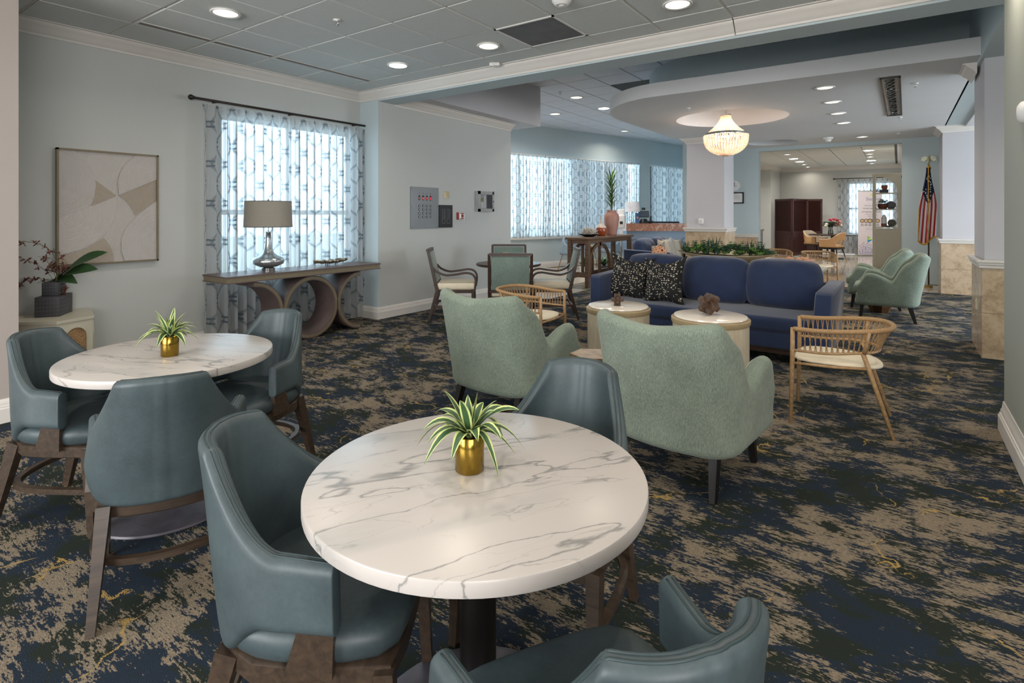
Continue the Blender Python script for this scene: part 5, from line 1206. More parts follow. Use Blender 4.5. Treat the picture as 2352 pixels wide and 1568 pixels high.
# ================================================================ BAR TABLE
bx, by = G(1.52, 11.04).x, G(1.52, 11.04).y
t = thing('bar_table', 'tall rustic wood bar table with arched stretcher panels by the lobby windows', 'table', (bx - .22, by + 1.08, 0))
MB().rbox((0, 0, .985), (.54, 2.30, .045), .008, 1).build('top', M['barwood'], t)
for sx in (-1, 1):
    for sy in (-1, 1): MB().rbox((sx * .20, sy * 1.04, .48), (.085, .095, .965), .006, 1).build('leg', M['barwood'], t)
    MB().bb((sx * .20 - .02, -1, .88), (sx * .20 + .02, 1, .965)).build('apron', M['barwood'], t); MB().bb((sx * .2 - .03, -1, .16), (sx * .2 + .03, 1, .24)).build('stretcher', M['barwood'], t)
    for yc in (-.50,):
        P = [(yc - .46, .24)] + [(yc + .46 * cos(a), .46 + .40 * sin(a)) for a in [pi - pi * k / 20 for k in range(21)]] + [(yc + .46, .24)]; rings = []
        for i, p in enumerate(P):
            a = Vector(P[max(i - 1, 0)]); b = Vector(P[min(i + 1, len(P) - 1)]); d = (b - a).normalized(); n3 = Vector((-d.y, d.x)) * .032; x0, x1 = sx * .2 - .02, sx * .2 + .02
            rings.append([Vector((x0, p[0] + n3.x, p[1] + n3.y)), Vector((x1, p[0] + n3.x, p[1] + n3.y)), Vector((x1, p[0] - n3.x, p[1] - n3.y)), Vector((x0, p[0] - n3.x, p[1] - n3.y))])
        MB().loft(rings).build('arch', M['barwood'], t, 40); MB().bb((sx * .2 - .02, yc - .03, .24), (sx * .2 + .02, yc + .03, .88)).build('mullion', M['barwood'], t)
for sy in (-1, 1): MB().bb((-.2, sy * 1.04 - .02, .88), (.2, sy * 1.04 + .02, .965)).bb((-.2, sy * 1.04 - .03, .2), (.2, sy * 1.04 + .03, .30)).build('end_rail', M['barwood'], t, kind='stuff')
bt = Vector((bx - .22, by + 1.08, 1.0085))
t = thing('coral_bowl', 'black bowl filled with pale coral on the near end of the bar table', 'bowl', bt + Vector((.02, -.62, 0)))
MB().lathe([(.001, 0), (.08, 0), (.19, .035), (.225, .06), (.22, .063), (.17, .04), (.001, .02)], 36, cap=False).build('bowl', M['bowlblack'], t, 50)
mb = MB(); random.seed(14)
for k in range(70):
    a = random.uniform(0, 6.28); e = random.uniform(.15, 1.5); b0 = Vector((random.uniform(-.1, .1), random.uniform(-.1, .1), .04)); dv = Vector((cos(a) * cos(e), sin(a) * cos(e), sin(e))); L_ = random.uniform(.08, .19); p1_ = b0 + dv * L_ * .6
    mb.tube([b0, p1_, b0 + dv * L_], [.011, .008, .004], 5)
    for q__ in range(2): dv2 = (dv + Vector([random.uniform(-.7, .7) for _ in range(3)])).normalized(); mb.tube([p1_, p1_ + dv2 * .05], [.007, .003], 5)
mb.build('coral_branches', M['coral'], t, True, 'stuff')
t = thing('glazed_bottle', 'terracotta bottle vase with milky dripped neck on the bar table', 'vase', bt + Vector((.04, -.10, 0))); MB().lathe([(.001, 0), (.085, 0), (.115, .06), (.12, .15), (.10, .215), (.05, .255), (.03, .30), (.024, .40), (.028, .41), (.02, .405), (.001, .40)], 36, cap=False).build('body', M['glazed'], t, True)
t = thing('pink_urn', 'tall dusty pink urn holding a spiky plant on the bar table', 'vase', bt + Vector((.05, .40, 0))); MB().lathe([(.001, 0), (.11, 0), (.12, .04), (.155, .22), (.175, .38), (.16, .47), (.105, .52), (.10, .54), (.125, .565), (.115, .565), (.09, .54), (.001, .5)], 40, cap=False).build('body', M['dusty'], t, True)
t = thing('spiky_plant', 'tall dark green spiky yucca stem rising from the pink urn', 'plant', bt + Vector((.05, .40, .52))); random.seed(17)
MB().tube([(0, 0, 0), (.02, .01, .3), (0, 0, .62)], .018, 8).build('stem', M['olivestem'], t, True)
ylm = [blade(.30, .026, .75, .8, .15, 6).mesh('leaf', M[c_], True) for c_ in ('green', 'aloe', 'green2')]
for k in range(96):
    z = .08 + .68 * k / 96; o = place(ylm[k % 3], 'leaf', (0, 0, z), t, k * 2.4, (1 - .35 * z, 1, .75 + .9 * z)); 
t = thing('sanitizer_dispenser', 'white hand sanitizer dispenser on a stand behind the bar table', 'dispenser', G(2.66, 13.4), FA(-.15, -1))
MB().rbox((0, 0, 1.47), (.17, .05, .28), .05, 4).build('back_plate', M['white'], t, 40); MB().rbox((0, .05, 1.30), (.19, .12, .34), .04, 4).build('body', M['white'], t, 40); MB().bb((-.035, .11, 1.24), (.035, .114, 1.31)).build('window', M['blackm'], t); MB().bb((-.04, .10, .95), (.04, .13, 1.12)).build('nozzle_guard', M['shadewhite'], t)
MB().tube([(0, 0, 0), (0, 0, 1.35)], .018, 10).build('pole', M['chrome'], t, True); MB().lathe([(.001, .0), (.17, 0), (.17, .02), (.001, .03)], 28, cap=False).build('base_plate', M['chrome'], t, 40); MB().lathe([(.001, .93), (.08, .93), (.09, .95)], 20, cap=False).build('drip_tray', M['chrome'], t)
# pale blue tub chairs by the window
def tub(x, t_, dx, dt, label):
    t = thing('tub_chair', label, 'chair', G(x, t_), FA(dx, dt), 'pale blue tub chairs'); pl = U_plan(.29, .22, -.25, .2, bow=.02); pth, T = polypath(pl)
    MB().loft(shell(pth, lambda s: .42, lambda s: .66 + .21 * (1 - smooth((abs(s - .5) * T - .2) / .3)), .05, lambda s, z: (pth(s)[2] * .12 * (z - .42), pth(s)[3] * .12 * (z - .42)), n=40)).build('shell', M['bluetub'], t, 60)
    MB().rbox((0, 0, .45), (.54, .50, .11), .04, 4).build('seat', M['bluetub'], t, 60)
    for sx in (-1, 1):
        for sy in (-1, 1): MB().tube([(sx * .2, sy * .18, .41), (sx * .29, sy * .27, 0)], .011, 8).build('leg', M['brass'], t, True)
tub(1.62, 14.75, .62, -.5, 'pale blue tub chair with brass legs seen left of the bar table legs'); tub(2.78, 15.6, -.7, -.5, 'pale blue tub chair with brass legs seen through the bar table, further right')
t = thing('side_table', 'small round brass side table between the pale blue tub chairs', 'table', G(2.2, 15.2)); MB().lathe([(.001, .60), (.22, .60), (.22, .62), (.001, .62)], 32, cap=False).build('top', M['ivory'], t); MB().tube([(.22 * cos(a * pi / 16), .22 * sin(a * pi / 16), .61) for a in range(32)], .012, 6, True).build('rim', M['brass'], t, True)
for a in range(3): MB().tube([(.05 * cos(a * 2.09), .05 * sin(a * 2.09), .6), (.2 * cos(a * 2.09), .2 * sin(a * 2.09), 0)], .01, 6).build('leg', M['brass'], t, True)
for k, (x, t_, l) in enumerate(((1.78, 13.5, 'leafy green plant in a white pot on the floor under the bar table, left'), (2.30, 13.7, 'dark leafy plant in a grey pot on the floor under the bar table, right'))):
    t = thing('floor_plant', l, 'plant', G(x, t_)); random.seed(50 + k); MB().lathe([(.001, 0), (.10, 0), (.13, .20), (.12, .20), (.001, .17)], 28, cap=False).build('pot', M['white'] if k == 0 else M['slate'], t, 50)
    for i in range(22):
        o = blade(random.uniform(.22, .36), .075, random.uniform(.6, 1.2), .7, random.uniform(.2, .6), 7).build('leaf', M['green2' if k == 0 and i % 3 == 0 else 'green'], t, True); o.location = (0, 0, .18); o.rotation_euler = (0, 0, random.uniform(0, 6.28))

# ================================================================ RECEPTION DESK
t = thing('reception_desk', 'slate blue panelled reception desk with rose marble counter', 'desk', G(3.74, 14.2), FA(0, -1))
MB().bb((-.78, -.45, 0), (.78, 0, 1.05)).build('carcass', M['deskblue'], t); MB().bb((-.82, -.48, 1.05), (.80, .05, 1.245)).build('counter_top', M['pinkmarble'], t)
for a, b in ((-.70, .33), (.40, .70)):
    mb = MB()
    for c_ in ((a, .12, b, .16), (a, .84, b, .88), (a, .12, a + .04, .88), (b - .04, .12, b, .88)): mb.bb((c_[0], 0, c_[1]), (c_[2], .022, c_[3]))
    mb.build('panel_moulding', M['deskblue'], t)
dk_ = lambda p, t_, z=1.245: G((p - 1176) / 1262 * t_, t_, z)
table_lamp(dk_(1452, 14.4), 'small crystal lamp with white drum shade on the reception counter', M['vaseglass'], .9, 'shadewhite')
t = thing('brochure_holder', 'small blue printed card standing on the reception counter', 'sign', dk_(1464, 14.35), FA(0, -1)); MB().bb((-.055, -.02, 0), (.055, 0, .27)).build('card', plain('blue printed card', '#4d6f9f', .5), t); MB().lathe([(.001, 0), (.028, 0), (.03, .003)], 12, cap=False).xf(Matrix.Translation((0, .001, .15)) @ Matrix.Rotation(R(-90), 4, 'X')).build('picture', M['pinkflower'], t)
t = thing('payment_terminal', 'black touch screen terminal on the reception counter', 'computer', dk_(1478, 14.4), FA(-.1, -1)); MB().lathe([(.001, 0), (.13, 0), (.12, .05), (.08, .12), (.001, .12)], 24, cap=False).build('stand', M['bowlblack'], t, 50); MB().rbox((0, .03, .24), (.27, .03, .17), .01, 2, rx=R(14)).build('screen_body', M['bowlblack'], t); MB().box((0, .047, .243), (.24, .004, .14), rx=R(14)).build('screen', plain('dark screen glass', '#4a5563', .1), t); MB().rbox((0, -.02, .38), (.10, .05, .06), .008, 1).build('printer', M['bowlblack'], t)
t = thing('desk_phone', 'black desk phone handset beside the terminal on the reception counter', 'phone', dk_(1492, 14.5), FA(.3, -1)); MB().rbox((0, 0, .03), (.14, .16, .05), .01, 1, rx=R(12)).build('base', M['bowlblack'], t); MB().rbox((-.03, 0, .12), (.05, .06, .15), .02, 2).build('handset', M['bowlblack'], t)
for x, l in ((3.98, 'black office chair top showing above the reception counter, left'), (4.38, 'black office chair top showing above the reception counter beside the column')):
    t = thing('office_chair', l, 'chair', G(x * 15.3 / 14.9, 15.3), FA(0, -1)); MB().rbox((0, -.22, .98), (.46, .07, .60), .03, 3).build('backrest', M['bowlblack'], t, 50); MB().rbox((0, .02, .52), (.48, .46, .08), .03, 3).build('seat', M['bowlblack'], t, 50); MB().tube([(0, 0, .1), (0, 0, .5)], .03, 10).build('gas_lift', M['chrome'], t)
    for a in range(5): MB().bar((0, 0, .1), (.28 * cos(a * 1.257), .28 * sin(a * 1.257), .05), .04, .03).build('base_arm', M['bowlblack'], t); 

# ================================================================ COLUMN AND BACK WALL ITEMS
t = thing('wall_sensor', 'small white sensor box on the marble based column', 'sensor', (-3.475, 12.0, 1.33)); MB().rbox((0, -.018, 0), (.105, .036, .12), .012, 2).build('case', M['white'], t, 40); MB().rbox((0, -.037, .012), (.07, .008, .05), .003, 1).build('face', M['trim'], t)
t = thing('wall_clock', 'round pale clock on the blue wall behind the column', 'clock', (-3.40, 14.6, 2.20)); q_ = MB().lathe([(.001, .03), (.115, .03), (.125, .04), (.135, .03), (.135, 0), (.001, 0)], 40, cap=False); q_.xf(Matrix.Rotation(R(90), 4, 'X')); q_.build('face', M['white'], t, 40)
q_ = MB().bb((-.004, -.036, 0), (.004, -.031, .08)).box((.03, -.034, -.01), (.06, .004, .008)); q_.build('hands', M['blackm'], t, kind='stuff')
t = thing('framed_certificate', 'black framed certificate on the blue wall below the clock', 'picture frame', (-3.36, 14.6, 1.895)); mb = MB()
for a in ((-.18, -.14, .18, -.115), (-.18, .115, .18, .14), (-.18, -.14, -.155, .14), (.155, -.14, .18, .14)): mb.bb((a[0], -.025, a[1]), (a[2], 0, a[3]))
mb.build('frame', M['blackm'], t); MB().bb((-.155, -.012, -.115), (.155, -.002, .115)).build('paper', M['white'], t)
MF = lambda x, z, y: Matrix(((1, 0, 0, x), (0, 0, -1, y), (0, 1, 0, z), (0, 0, 0, 1)))
mb = MB()
for k, w_ in enumerate((.12, .18, .20, .16, .19)): mb.bb((-w_ / 2, -.0135, .07 - k * .025), (w_ / 2, -.0125, .074 - k * .025))
mb.lathe([(.001, .001), (.015, .001), (.015, 0)], 12, (0, 0, 0), False) ; mb.build('print_lines', plain('grey ink', '#73767b', .8), t, kind='stuff')
t = thing('wall_outlet', 'ivory outlet plate on the travertine side of the right marble column', 'outlet', (.693, 7.80, .50)); MB().rbox((-.004, 0, 0), (.008, .075, .12), .003, 1).build('plate', plain('ivory outlet', '#d8d2b4', .4), t); 
for z in (-.028, .028): MB().rbox((-.009, 0, z), (.004, .035, .03), .002, 1).build('socket', M['trim'], t)
t = thing('wall_dome', 'white round dome fitting on the right edge of the picture', 'light', (.585, 4.29, 2.06)); q_ = MB().lathe([(.001, .028), (.04, .025), (.06, .012), (.065, 0)], 32, cap=False); q_.xf(Matrix.Rotation(R(-90), 4, 'Y')); q_.build('dome', M['white'], t, True)

# chandelier
t = thing('chandelier', 'glowing beaded crystal empire chandelier in the round ceiling recess', 'chandelier', (-2.265, 9.75, 0))
ct = 9.30; 
def ez(y): return 1.47 + (493 - y) * ct / 1262
t.location = G((1667 - 1176) / 1262 * ct, ct, 0); cxy = t.location
zs = {k: ez(v) for k, v in dict(hook=254, cap0=266, cap1=262, band=308, bot=357).items()}; Rb = 44 / 1262 * ct; 
MB().lathe([(.075, zs['cap0']), (.085, zs['cap0']), (.085, zs['cap1']), (.02, zs['cap1'] + .01), (.001, zs['cap1'] + .01)], 24, cap=False).build('top_cap', M['chrome'], t, 40)
mb = MB()
for k in range(3): mb.tube([(.018 * cos(a * pi / 6) * (k % 2), .018 * cos(a * pi / 6) * (1 - k % 2), zs['cap1'] + .035 + k * .035 + .02 * sin(a * pi / 6)) for a in range(12)], .004, 5, True)
mb.tube([(0, 0, zs['cap1'] + .12), (0, 0, SZ + .40)], .006, 6); mb.build('chain', M['chrome'], t, kind='stuff')
MB().lathe([(Rb - .012, zs['band'] - .018), (Rb + .004, zs['band'] - .018), (Rb + .004, zs['band'] + .018), (Rb - .012, zs['band'] + .018), (Rb - .012, zs['band'] - .018)], 56, cap=False).build('band', M['chrome'], t, 40)
mb = MB(); mb2 = MB(); ns = 44
for k in range(ns):
    a = 2 * pi * k / ns; c_, s_ = cos(a), sin(a)
    for i in range(26):
        f = i / 26; r_ = .075 + (Rb - .075) * f ** 1.75; z = zs['cap0'] + (zs['band'] - zs['cap0']) * (1 - (1 - f) ** 1.0) ; mb.oct((r_ * c_, r_ * s_, z), .0085 + .004 * f)
    for i in range(20):
        f = (i + .5) / 20; r_ = (Rb + .028) * (1 - .06 * f - .94 * f ** 3.1 * .93) ; z = zs['band'] - .02 - (zs['band'] - zs['bot'] - .02) * (1 - (1 - f) ** 1.25); mb2.oct((r_ * c_, r_ * s_, z), .0145)
mb.build('upper_bead_strands', M['bead'], t, True, 'stuff'); mb2.build('lower_bead_basket', M['bead'], t, True, 'stuff')
for k in range(5):
    a = k * 1.2566 + .4; p = (Rb * .60 * cos(a), Rb * .60 * sin(a)); MB().sphere((p[0], p[1], zs['band'] - .045), .02, 10, 8, 1.6).build('bulb', M['bulb'], t, True); MB().tube([(0, 0, zs['band'] - .12), (p[0] * .6, p[1] * .6, zs['band'] - .14), (p[0], p[1], zs['band'] - .08)], .006, 6).build('arm', M['chrome'], t, True)
for dz, e in ((-.02, 17), (.10, 9)):
    l = bpy.data.lights.new('chandelier_glow', 'POINT'); l.energy = e; l.color = (1, .76, .58); l.shadow_soft_size = .10; o = bpy.data.objects.new('chandelier_glow', l); COL.objects.link(o); o.parent = t; o.location = (0, 0, zs['band'] + dz)

# ================================================================ FAR ROOM
t = thing('folding_screen', 'dark mahogany three fold louvred screen in the far room', 'screen')
def px(p, d): return G((p - 1176) / 1262 * d, d)
PT = [px(1780, 20.7), px(1820, 19.7), px(1852, 20.5), px(1890, 20.2)]
lm = None
for k in range(3):
    a, b = PT[k], PT[k + 1]; d = b - a; L_ = d.length; ang = math.atan2(d.y, d.x); e = MB(); hw = L_ / 2 - .012
    for c_ in ((-hw, 0, -hw + .06, 2.05), (hw - .06, 0, hw, 2.05), (-hw, 0, hw, .10), (-hw, .76, hw, .86), (-hw, 1.98, hw, 2.05)): e.bb((c_[0], -.015, c_[1]), (c_[2], .015, c_[3]))
    o = e.build('screen_frame', M['screenwood'], t); o.location = (a + b) / 2; o.rotation_euler = (0, 0, ang); p_ = MB().bb((-hw + .06, -.006, .10), (hw - .06, .006, .76)).bb((-hw + .12, -.014, .17), (hw - .12, -.004, .69)).build('lower_panel', M['screenwood'], o)
    for j in range(27): q_ = MB().box((0, 0, 0), (2 * hw - .12, .052, .006), rx=R(-58)).build('slat', M['screenwood'], o); q_.location = (0, 0, .885 + j * .0415)
t = thing('bistro_table', 'round wood table with dark base in the far room holding the bouquet', 'table', G(10.80, 18.5)); MB().lathe([(.001, .775), (.70, .775), (.72, .80), (.72, .81), (.001, .81)], 64, cap=False).build('tabletop', M['chairwood'], t, 40); MB().lathe([(.06, .02), (.06, .775)], 20).build('pedestal', M['black'], t, 40); MB().lathe([(.001, 0), (.33, 0), (.33, .015), (.07, .03), (.001, .03)], 40, cap=False).build('base_plate', M['black'], t, 40)
def tan_chair(x, t_, dx, dt, label):
    t = thing('open_back_chair', label, 'chair', G(x, t_), FA(dx, dt), 'tan and taupe open back chairs'); pl = U_plan(.31, .24, -.29, .22, bow=.02); pth, T = polypath(pl)
    zt = lambda s: .70 + .21 * (1 - smooth((abs(s - .5) * T - .16) / .34)); zb = lambda s: .47 + .20 * (1 - smooth((abs(s - .5) * T - .20) / .14))
    for th_, off, mt in ((.03, .014, 'taupe'), (.026, -.014, 'tan')):
        P2 = lambda s: (pth(s)[0] + pth(s)[2] * off, pth(s)[1] + pth(s)[3] * off, pth(s)[2], pth(s)[3])
        MB().loft(shell(P2, zb, zt, th_, lambda s, z: (0, -.15 * max(0, z - .5) * (1 - smooth((abs(s - .5) * T - .2) / .3))), n=48)).build('backrest' if off > 0 else 'back_lining', M[mt], t, 60)
    MB().rbox((0, 0, .475), (.56, .54, .09), .035, 4).build('seat', M['tan'], t, 50); MB().bb((-.29, -.28, .385), (.29, .27, .43)).build('seat_rail', M['black'], t)
    for sx in (-1, 1):
        for sy in (-1, 1):
            MB().tube([(sx * .24, sy * .22, .40), (sx * .29, sy * .29, .12)], [.018, .013], 8).build('leg', M['black'], t, True); MB().tube([(sx * .29, sy * .29, .12), (sx * .312, sy * .322, 0)], [.013, .010], 8).build('leg_tip', M['brass'], t, True)
tan_chair(10.15, 17.45, -.62, .78, 'tan open back chair nearer the viewer at the bouquet table, back turned'); tan_chair(10.70, 19.35, .38, -.92, 'tan open back chair on the far side of the bouquet table by the screen')
t = thing('glass_vase', 'clear glass vase holding the rose bouquet', 'vase', G(10.73, 18.5, .81)); MB().lathe([(.001, 0), (.075, 0), (.085, .05), (.06, .20), (.085, .32), (.08, .32), (.055, .2), (.08, .05), (.001, .01)], 28, cap=False).build('body', M['vaseglass'], t, True)
t = thing('flower_bouquet', 'bouquet of crimson, peach and white flowers in the glass vase', 'flowers', G(10.73, 18.5, .86)); random.seed(8)
mb = MB()
for k in range(9): a = k * .7; mb.tube([(0, 0, 0), (.03 * cos(a), .03 * sin(a), .2), (.16 * cos(a), .16 * sin(a), .36)], .005, 5)
mb.build('stems', M['green'], t, kind='stuff'); mb = MB()
for k in range(160): a = random.uniform(0, 6.28); r_ = random.uniform(.03, .26); z = .20 + random.uniform(0, .16); rosette(mb, (r_ * cos(a), r_ * sin(a), z), .055, 5, .5, 1)
mb.build('foliage', M['green'], t, None, 'stuff')
def bloom(x, y, z, r_, mt):
    mb = MB().sphere((x, y, z), r_ * .75, 10, 7, .8)
    rosette(mb, (x, y, z), r_, 9, .5, 2); rosette(mb, (x, y, z - r_ * .2), r_ * 1.1, 9, .1, 1); mb.build('bloom', M[mt], t)
for x, z, mt in ((-.10, .44, 'redflower'), (.02, .46, 'redflower'), (.13, .43, 'redflower'), (-.02, .40, 'pinkflower'), (.14, .34, 'pinkflower'), (.20, .30, 'pinkflower'), (.22, .38, 'pinkflower'), (-.21, .30, 'whiteflower'), (-.24, .24, 'whiteflower'), (.26, .25, 'whiteflower'), (.1, .28, 'pinkflower')):
    p = G(x, -.14) ; bloom(p.x, p.y, z, .068, mt)
for a, b in (((-.05, 1.3), (0, 0)),): pass
# roll-up banner
t = thing('rollup_banner', 'tall white roll up banner with heart logo and blue mosaic foot, beside the bookcase', 'banner', px(1998, 19.74), FA(-.12, -1) + pi)
# local: X to the viewer's right, -Y toward the viewer
MB().bb((-.40, -.004, .06), (.40, 0, 2.32)).build('banner_sheet', plain('banner vinyl', '#d8cfd2', .5, var=.01), t); MB().rbox((0, 0, .035), (.92, .22, .05), .015, 2).build('base_cassette', M['chrome'], t, 40); MB().bb((-.41, -.008, 2.31), (.41, .006, 2.34)).build('top_rail', M['chrome'], t)
ink = plain('banner ink grey', '#4b4f5c', .6); yel = plain('banner yellow green', '#d3d973', .6); bl = plain('banner blue', '#46599a', .6); cy = plain('banner cyan', '#2f8fc4', .6); gr = plain('banner green', '#7cc142', .6)
mt_ = lambda x, z: MF(x, z, -.0048)
txt('Sterling', .17, bpy.data.materials['banner blue'] if 0 else plain('banner slate', '#6a7290', .6), 'banner_text', t, mt_(-.0 + .12, 2.03))
for s, sz, z in (('Life Care Services', .062, 1.80), ('most awarded', .095, 1.70), ('company in each', .095, 1.58), ('of the U.S. Regions', .05, 1.49), ('Satisfaction', .05, 1.42)): txt(s, sz, ink, 'banner_text', t, mt_(0.04, z))
mb = MB(); hp = [(16 * sin(a) ** 3, 13 * cos(a) - 5 * cos(2 * a) - 2 * cos(3 * a) - cos(4 * a)) for a in [2 * pi * k / 24 for k in range(24)]]; mb.add([(.10 + x * .005, -.005, 2.17 + y * .005) for x, y in hp], [tuple(range(24))]); mb.build('heart_logo', yel, t)
for k, x in enumerate((-.26, -.13, .0, .13, .26)):
    z = 1.26 - .02 * abs(k - 2) * 0; r_ = .085 if k == 2 else .075
    for j, (rr_, mt, y_) in enumerate(((r_, ink, -.0046), (r_ * .7, plain('medal tan', '#c9a877', .6) if k == 0 else bpy.data.materials['medal tan'], -.0052))): q_ = MB().add([(x + rr_ * cos(a * pi / 12), y_, 1.25 + rr_ * sin(a * pi / 12)) for a in range(24)], [tuple(range(24))]); q_.build('medal', mt, t)
    MB().bb((x - .05, -.0046, 1.06), (x + .05, -.004, 1.15)).build('medal_ribbon', plain('ribbon grey', '#a9a6a6', .6) if k == 0 else bpy.data.materials['ribbon grey'], t)
for k in range(3): MB().bb((-.14, -.0046, .985 - k * .03), (.14, -.004, .993 - k * .03)).build('print_line', bpy.data.materials['ribbon grey'], t)
MB().bb((-.34, -.0046, .86), (.34, -.004, .863)).build('print_line', bpy.data.materials['ribbon grey'], t)
mb = MB().add([(-.08, -.005, .46), (-.08, -.005, .70), (.0, -.005, .66), (.04, -.005, .58)], [(0, 3, 2, 1)]); mb.build('triangle_logo', gr, t); MB().add([(-.08, -.0055, .46), (-.08, -.0055, .57), (.10, -.0055, .58)], [(0, 2, 1)]).build('triangle_logo', cy, t); MB().add([(-.08, -.0052, .57), (.0, -.0052, .64), (.10, -.0052, .58)], [(0, 2, 1)]).build('triangle_logo', yel, t)
txt('LCS', .13, ink, 'banner_text', t, mt_(.27, .57)); mb = MB(); random.seed(2)
for i in range(27):
    for j in range(18):
        if random.random() < .9 - j * .048: x = -.385 + i * .0287; z = .075 + j * .024; mb.add([(x, -.0048, z), (x + .018, -.0048, z), (x + .022, -.0048, z + .016), (x + .006, -.0048, z + .018)], [(0, 1, 2, 3)])
mb.build('mosaic_print', bl, t, None, 'stuff')
# arched bookcase
t = thing('arched_bookcase', 'tall putty bookcase with quarter arch open shelves in the far doorway', 'bookcase', (0, 0, 0)); bm_ = M['cabinet']
X0, X1, Y0, Y1 = -.60, .048, 18.2, 18.55
MB().bb((X0, Y0, 0), (X0 + .07, Y1, 2.56)).build('side_panel', bm_, t); MB().bb((X1 - .07, Y0, 0), (X1, Y1, 2.56)).build('side_panel', bm_, t); MB().bb((X0 + .07, Y0 + .01, .05), (X1 - .07, Y0 + .03, 1.10)).build('cabinet_door', bm_, t); MB().bb((X0 + .07, Y0, 0), (X1 - .07, Y1, .06)).build('plinth', bm_, t)
MB().bb((X0 - .03, Y0 - .03, 2.56), (X1 + .01, Y1, 2.61)).build('cornice', bm_, t)
for z in (1.11, 1.60, 2.045): MB().bb((X0 + .07, Y0 + .005, z), (X1 - .07, Y1, z + .03)).build('shelf', bm_, t)
ap = [(X0 + .07, 2.56)] + [(X0 + .07 + .50 * sin(a), 2.075 + .45 * cos(a)) for a in [pi / 2 * k / 16 for k in range(17)]] + [(X1 - .07, 2.075), (X1 - .07, 2.56)]; n_a = len(ap)
MB().add([(x, y, z) for y in (Y0, Y0 + .03) for x, z in ap], [tuple(range(n_a)), tuple(range(n_a, 2 * n_a))[::-1]] + [(k, n_a + k, n_a + (k + 1) % n_a, (k + 1) % n_a) for k in range(n_a)]).build('arch_panel', bm_, t)
def pot(loc, r_, h, mt, label, nm='plant_pot'): t = thing(nm, label, 'pot', loc); MB().lathe([(.001, 0), (r_ * .7, 0), (r_, h * .5), (r_ * .92, h), (r_ * .8, h), (.001, h * .8)], 28, cap=False).build('body', mt, t, True); return t
def bush(loc, r_, n__, label, mt='green', trail=0):
    t = thing('shelf_plant', label, 'plant', loc); mb = MB()
    for k in range(n__):
        a = random.uniform(0, 6.28); e = random.uniform(-.2, 1.4); c = Vector((cos(a) * cos(e), sin(a) * cos(e) * .6, sin(e))) * r_ * random.uniform(.4, 1); rosette(mb, c, r_ * .28, 5, .6, 1)
    mb.build('foliage', M[mt], t, None, 'stuff'); mb = MB()
    for k in range(trail):
        x = -.16 + random.uniform(-.07, .04); z = -.02 - .42 * random.random(); mb.lathe([(.001, 0), (.028, .003), (.001, .006)], 8, (x, -.09 + random.uniform(-.02, .02), z), False)
    if trail: mb.tube([(0, 0, .05), (-.14, -.08, .03), (-.17, -.09, -.2), (-.16, -.09, -.4)], .004, 5); mb.build('trailing_vine', M['green'], t, None, 'stuff')
    return t
t = thing('slate_box', 'grey slate box on the top shelf of the bookcase', 'box', (-.34, 18.36, 2.075)); MB().rbox((0, 0, .045), (.20, .14, .09), .004, 1).build('box', M['slate'], t); MB().bb((-.1, -.071, .05), (.1, -.07, .054)).build('lid_line', M['blackm'], t)
pot((-.33, 18.36, 2.166), .075, .12, M['terra'], 'round terracotta pot on the slate box in the bookcase arch'); bush((-.33, 18.36, 2.27), .09, 30, 'small pointed green plant in the terracotta pot in the bookcase arch'); bush((-.47, 18.40, 2.12), .09, 50, 'dark leafy vine at the left of the bookcase top shelf')
pot((-.37, 18.36, 1.63), .12, .14, plain('umber ribbed bowl', '#6b3a26', .5), 'umber ribbed bowl on the middle bookcase shelf'); bush((-.37, 18.36, 1.75), .15, 90, 'bushy green plant trailing from the umber bowl off the bookcase edge', trail=34)
t = thing('dotted_vase', 'grey round vase with dark dashes on the middle bookcase shelf', 'vase', (-.18, 18.40, 1.63)); MB().lathe([(.001, 0), (.06, 0), (.11, .09), (.11, .14), (.05, .21), (.03, .215)], 24, cap=False).build('body', M['slated'], t, True); mb = MB()
for k in range(48): a = k * 2 * pi / 16; z = .07 + (k // 16) * .04; mb.box((.108 * cos(a), .108 * sin(a), z), (.008, .02, .018), a)
mb.build('dashes', M['slate'], t, None, 'stuff')
t = thing('white_bottle', 'white bottle with terracotta foot on the lowest open bookcase shelf', 'vase', (-.34, 18.34, 1.14)); MB().lathe([(.065, .09), (.065, .24), (.035, .30), (.03, .33), (.001, .33)], 24, cap=False).build('body', M['white'], t, 50); MB().lathe([(.001, 0), (.064, 0), (.066, .09), (.001, .09)], 24, cap=False).build('foot', M['terra'], t, 50)
t = thing('woven_disc', 'dark round woven bead ball on the lowest open bookcase shelf', 'ornament', (-.16, 18.40, 1.14)); MB().sphere((0, 0, .105), .10, 20, 14).build('ball', M['slate'], t, True); mb = MB()
for k in range(70): z = 1 - 2 * (k + .5) / 70; a = k * 2.39996; r_ = (1 - z * z) ** .5; mb.oct(Vector((r_ * cos(a), r_ * sin(a), z)) * .10 + Vector((0, 0, .105)), .011)
mb.build('studs', M['cream'], t, None, 'stuff')
t = thing('black_tray', 'low black dish behind the white bottle on the bookcase shelf', 'dish', (-.26, 18.47, 1.14)); MB().lathe([(.001, 0), (.10, 0), (.15, .03), (.001, .01)], 24, cap=False).build('dish', M['bowlblack'], t); q_ = MB().lathe([(.001, 0), (.055, 0), (.055, .012), (.001, .012)], 20, cap=False); q_.xf(Matrix.Translation((-.08, 0, .15)) @ Matrix.Rotation(R(90), 4, 'X')); q_.build('disc', M['bowlblack'], t)
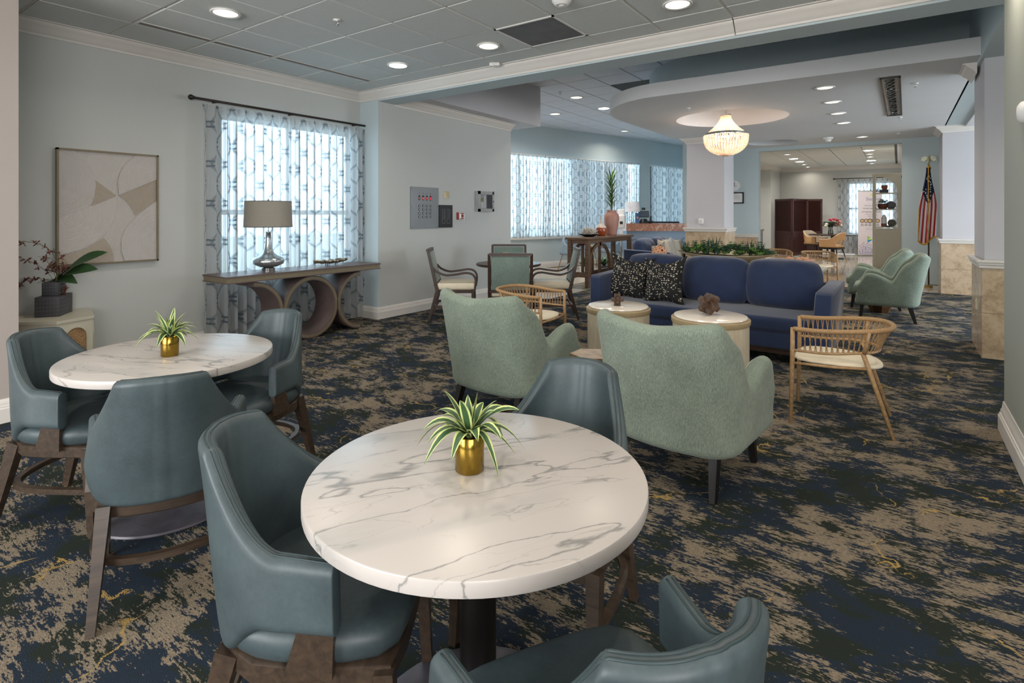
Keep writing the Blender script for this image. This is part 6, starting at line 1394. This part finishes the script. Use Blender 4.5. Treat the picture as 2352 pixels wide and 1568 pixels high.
t = thing('sideboard', 'grey wood sideboard end showing behind the doorway wall', 'cabinet', (-3.28, 15.3, 0)); MB().bb((-.35, -.22, 0), (.36, .25, 1.05)).build('carcass', plain('weathered grey wood', '#85807b', .5), t); MB().bb((-.38, -.25, 1.05), (.39, .27, 1.09)).build('top', bpy.data.materials['weathered grey wood'], t); MB().bb((-.3, -.235, .08), (.31, -.22, .98)).build('door', bpy.data.materials['weathered grey wood'], t); MB().bb((.36, -.17, .1), (.372, .2, .98)).build('end_panel', bpy.data.materials['weathered grey wood'], t)
# flag
t = thing('flag_stand', 'furled stars and stripes flag with gold fringe on a pole topped by an eagle', 'flag', (.49, 13.95, 0)); MB().tube([(0, 0, .04), (0, 0, 2.50)], .014, 10).build('pole', M['chairwood'], t, True); MB().lathe([(.001, 0), (.07, 0), (.07, .03), (.02, .06), (.001, .06)], 28, cap=False).build('base', M['brass'], t, 50)
mb = MB(); W0 = .05
def fl_(u, v):
    wd = .05 + .15 * smooth(v / .6) + .02 * v; x = -.62 * wd - .01 + wd * u * 1.35 - .03 * v; y = -.06 - .045 * sin(u * 13 + v * 2) * (.3 + .7 * v); return Vector((x, y, 2.42 - 1.46 * v - .08 * sin(u * 5) * v))
mb.grid(fl_, 44, 30, uv=True); fo = mb.build('flag_cloth', M['flag'], t, True)
random.seed(6)
for k in range(26):
    v = random.uniform(.12, .46); u = random.uniform(.05, .95)
    if v > .5 - abs(u - .55) * .35 - .03: continue
    c = fl_(u, v) + Vector((0, -.004, 0)); st = [(.018 * (1 if i % 2 == 0 else .42) * sin(i * pi / 5), .018 * (1 if i % 2 == 0 else .42) * cos(i * pi / 5)) for i in range(10)]
    MB().add([(c.x + a, c.y, c.z + b) for a, b in st], [tuple(range(10))]).build('star', M['white'], t)
mb = MB(); mb.tube([fl_(i / 30, 1) + Vector((0, -.003, -.012)) for i in range(31)], .016, 6); mb.build('bottom_fringe', M['fringe'], t, True); MB().tube([fl_(.52 + .02 * sin(i), i / 30) + Vector((0, -.012, 0)) for i in range(31)], .009, 6).build('edge_fringe', M['fringe'], t, True); MB().tube([fl_(.0, .55 + i / 60) for i in range(27)], .008, 5).build('edge_fringe', M['fringe'], t, True)
MB().lathe([(.03, 2.38), (.05, 2.41), (.03, 2.44), (.02, 2.47), (.001, 2.47)], 14, cap=False).build('tassel_cap', M['fringe'], t, True)
mb = MB().sphere((0, 0, 2.535), .03, 12, 8).tube([(0, 0, 2.49), (0, 0, 2.60), (.01, -.01, 2.65)], [.02, .035, .012], 10)
mb.sphere((.012, -.012, 2.662), .017, 10, 6)
for s in (-1, 1):
    mb.add([(0, 0, 2.62), (s * .05, .0, 2.655), (s * .11, 0, 2.64), (s * .13, 0, 2.55), (s * .10, 0, 2.57), (s * .075, 0, 2.545), (s * .05, 0, 2.58), (0, 0, 2.58), (0, .018, 2.62), (s * .05, .018, 2.655), (s * .11, .018, 2.64), (s * .13, .018, 2.55), (s * .10, .018, 2.57), (s * .075, .018, 2.545), (s * .05, .018, 2.58), (0, .018, 2.58)], [(0, 1, 2, 3, 4, 5, 6, 7), (15, 14, 13, 12, 11, 10, 9, 8)] + [(k, 8 + k, 8 + (k + 1) % 8, (k + 1) % 8) for k in range(8)])
mb.build('eagle_finial', plain('silver gilt eagle', '#c4c0a4', .2, .9), t)
for o in list(bpy.data.objects):
    if o.get('group') is None and 'group' in o.keys(): del o['group']
print('built', len(bpy.data.objects))
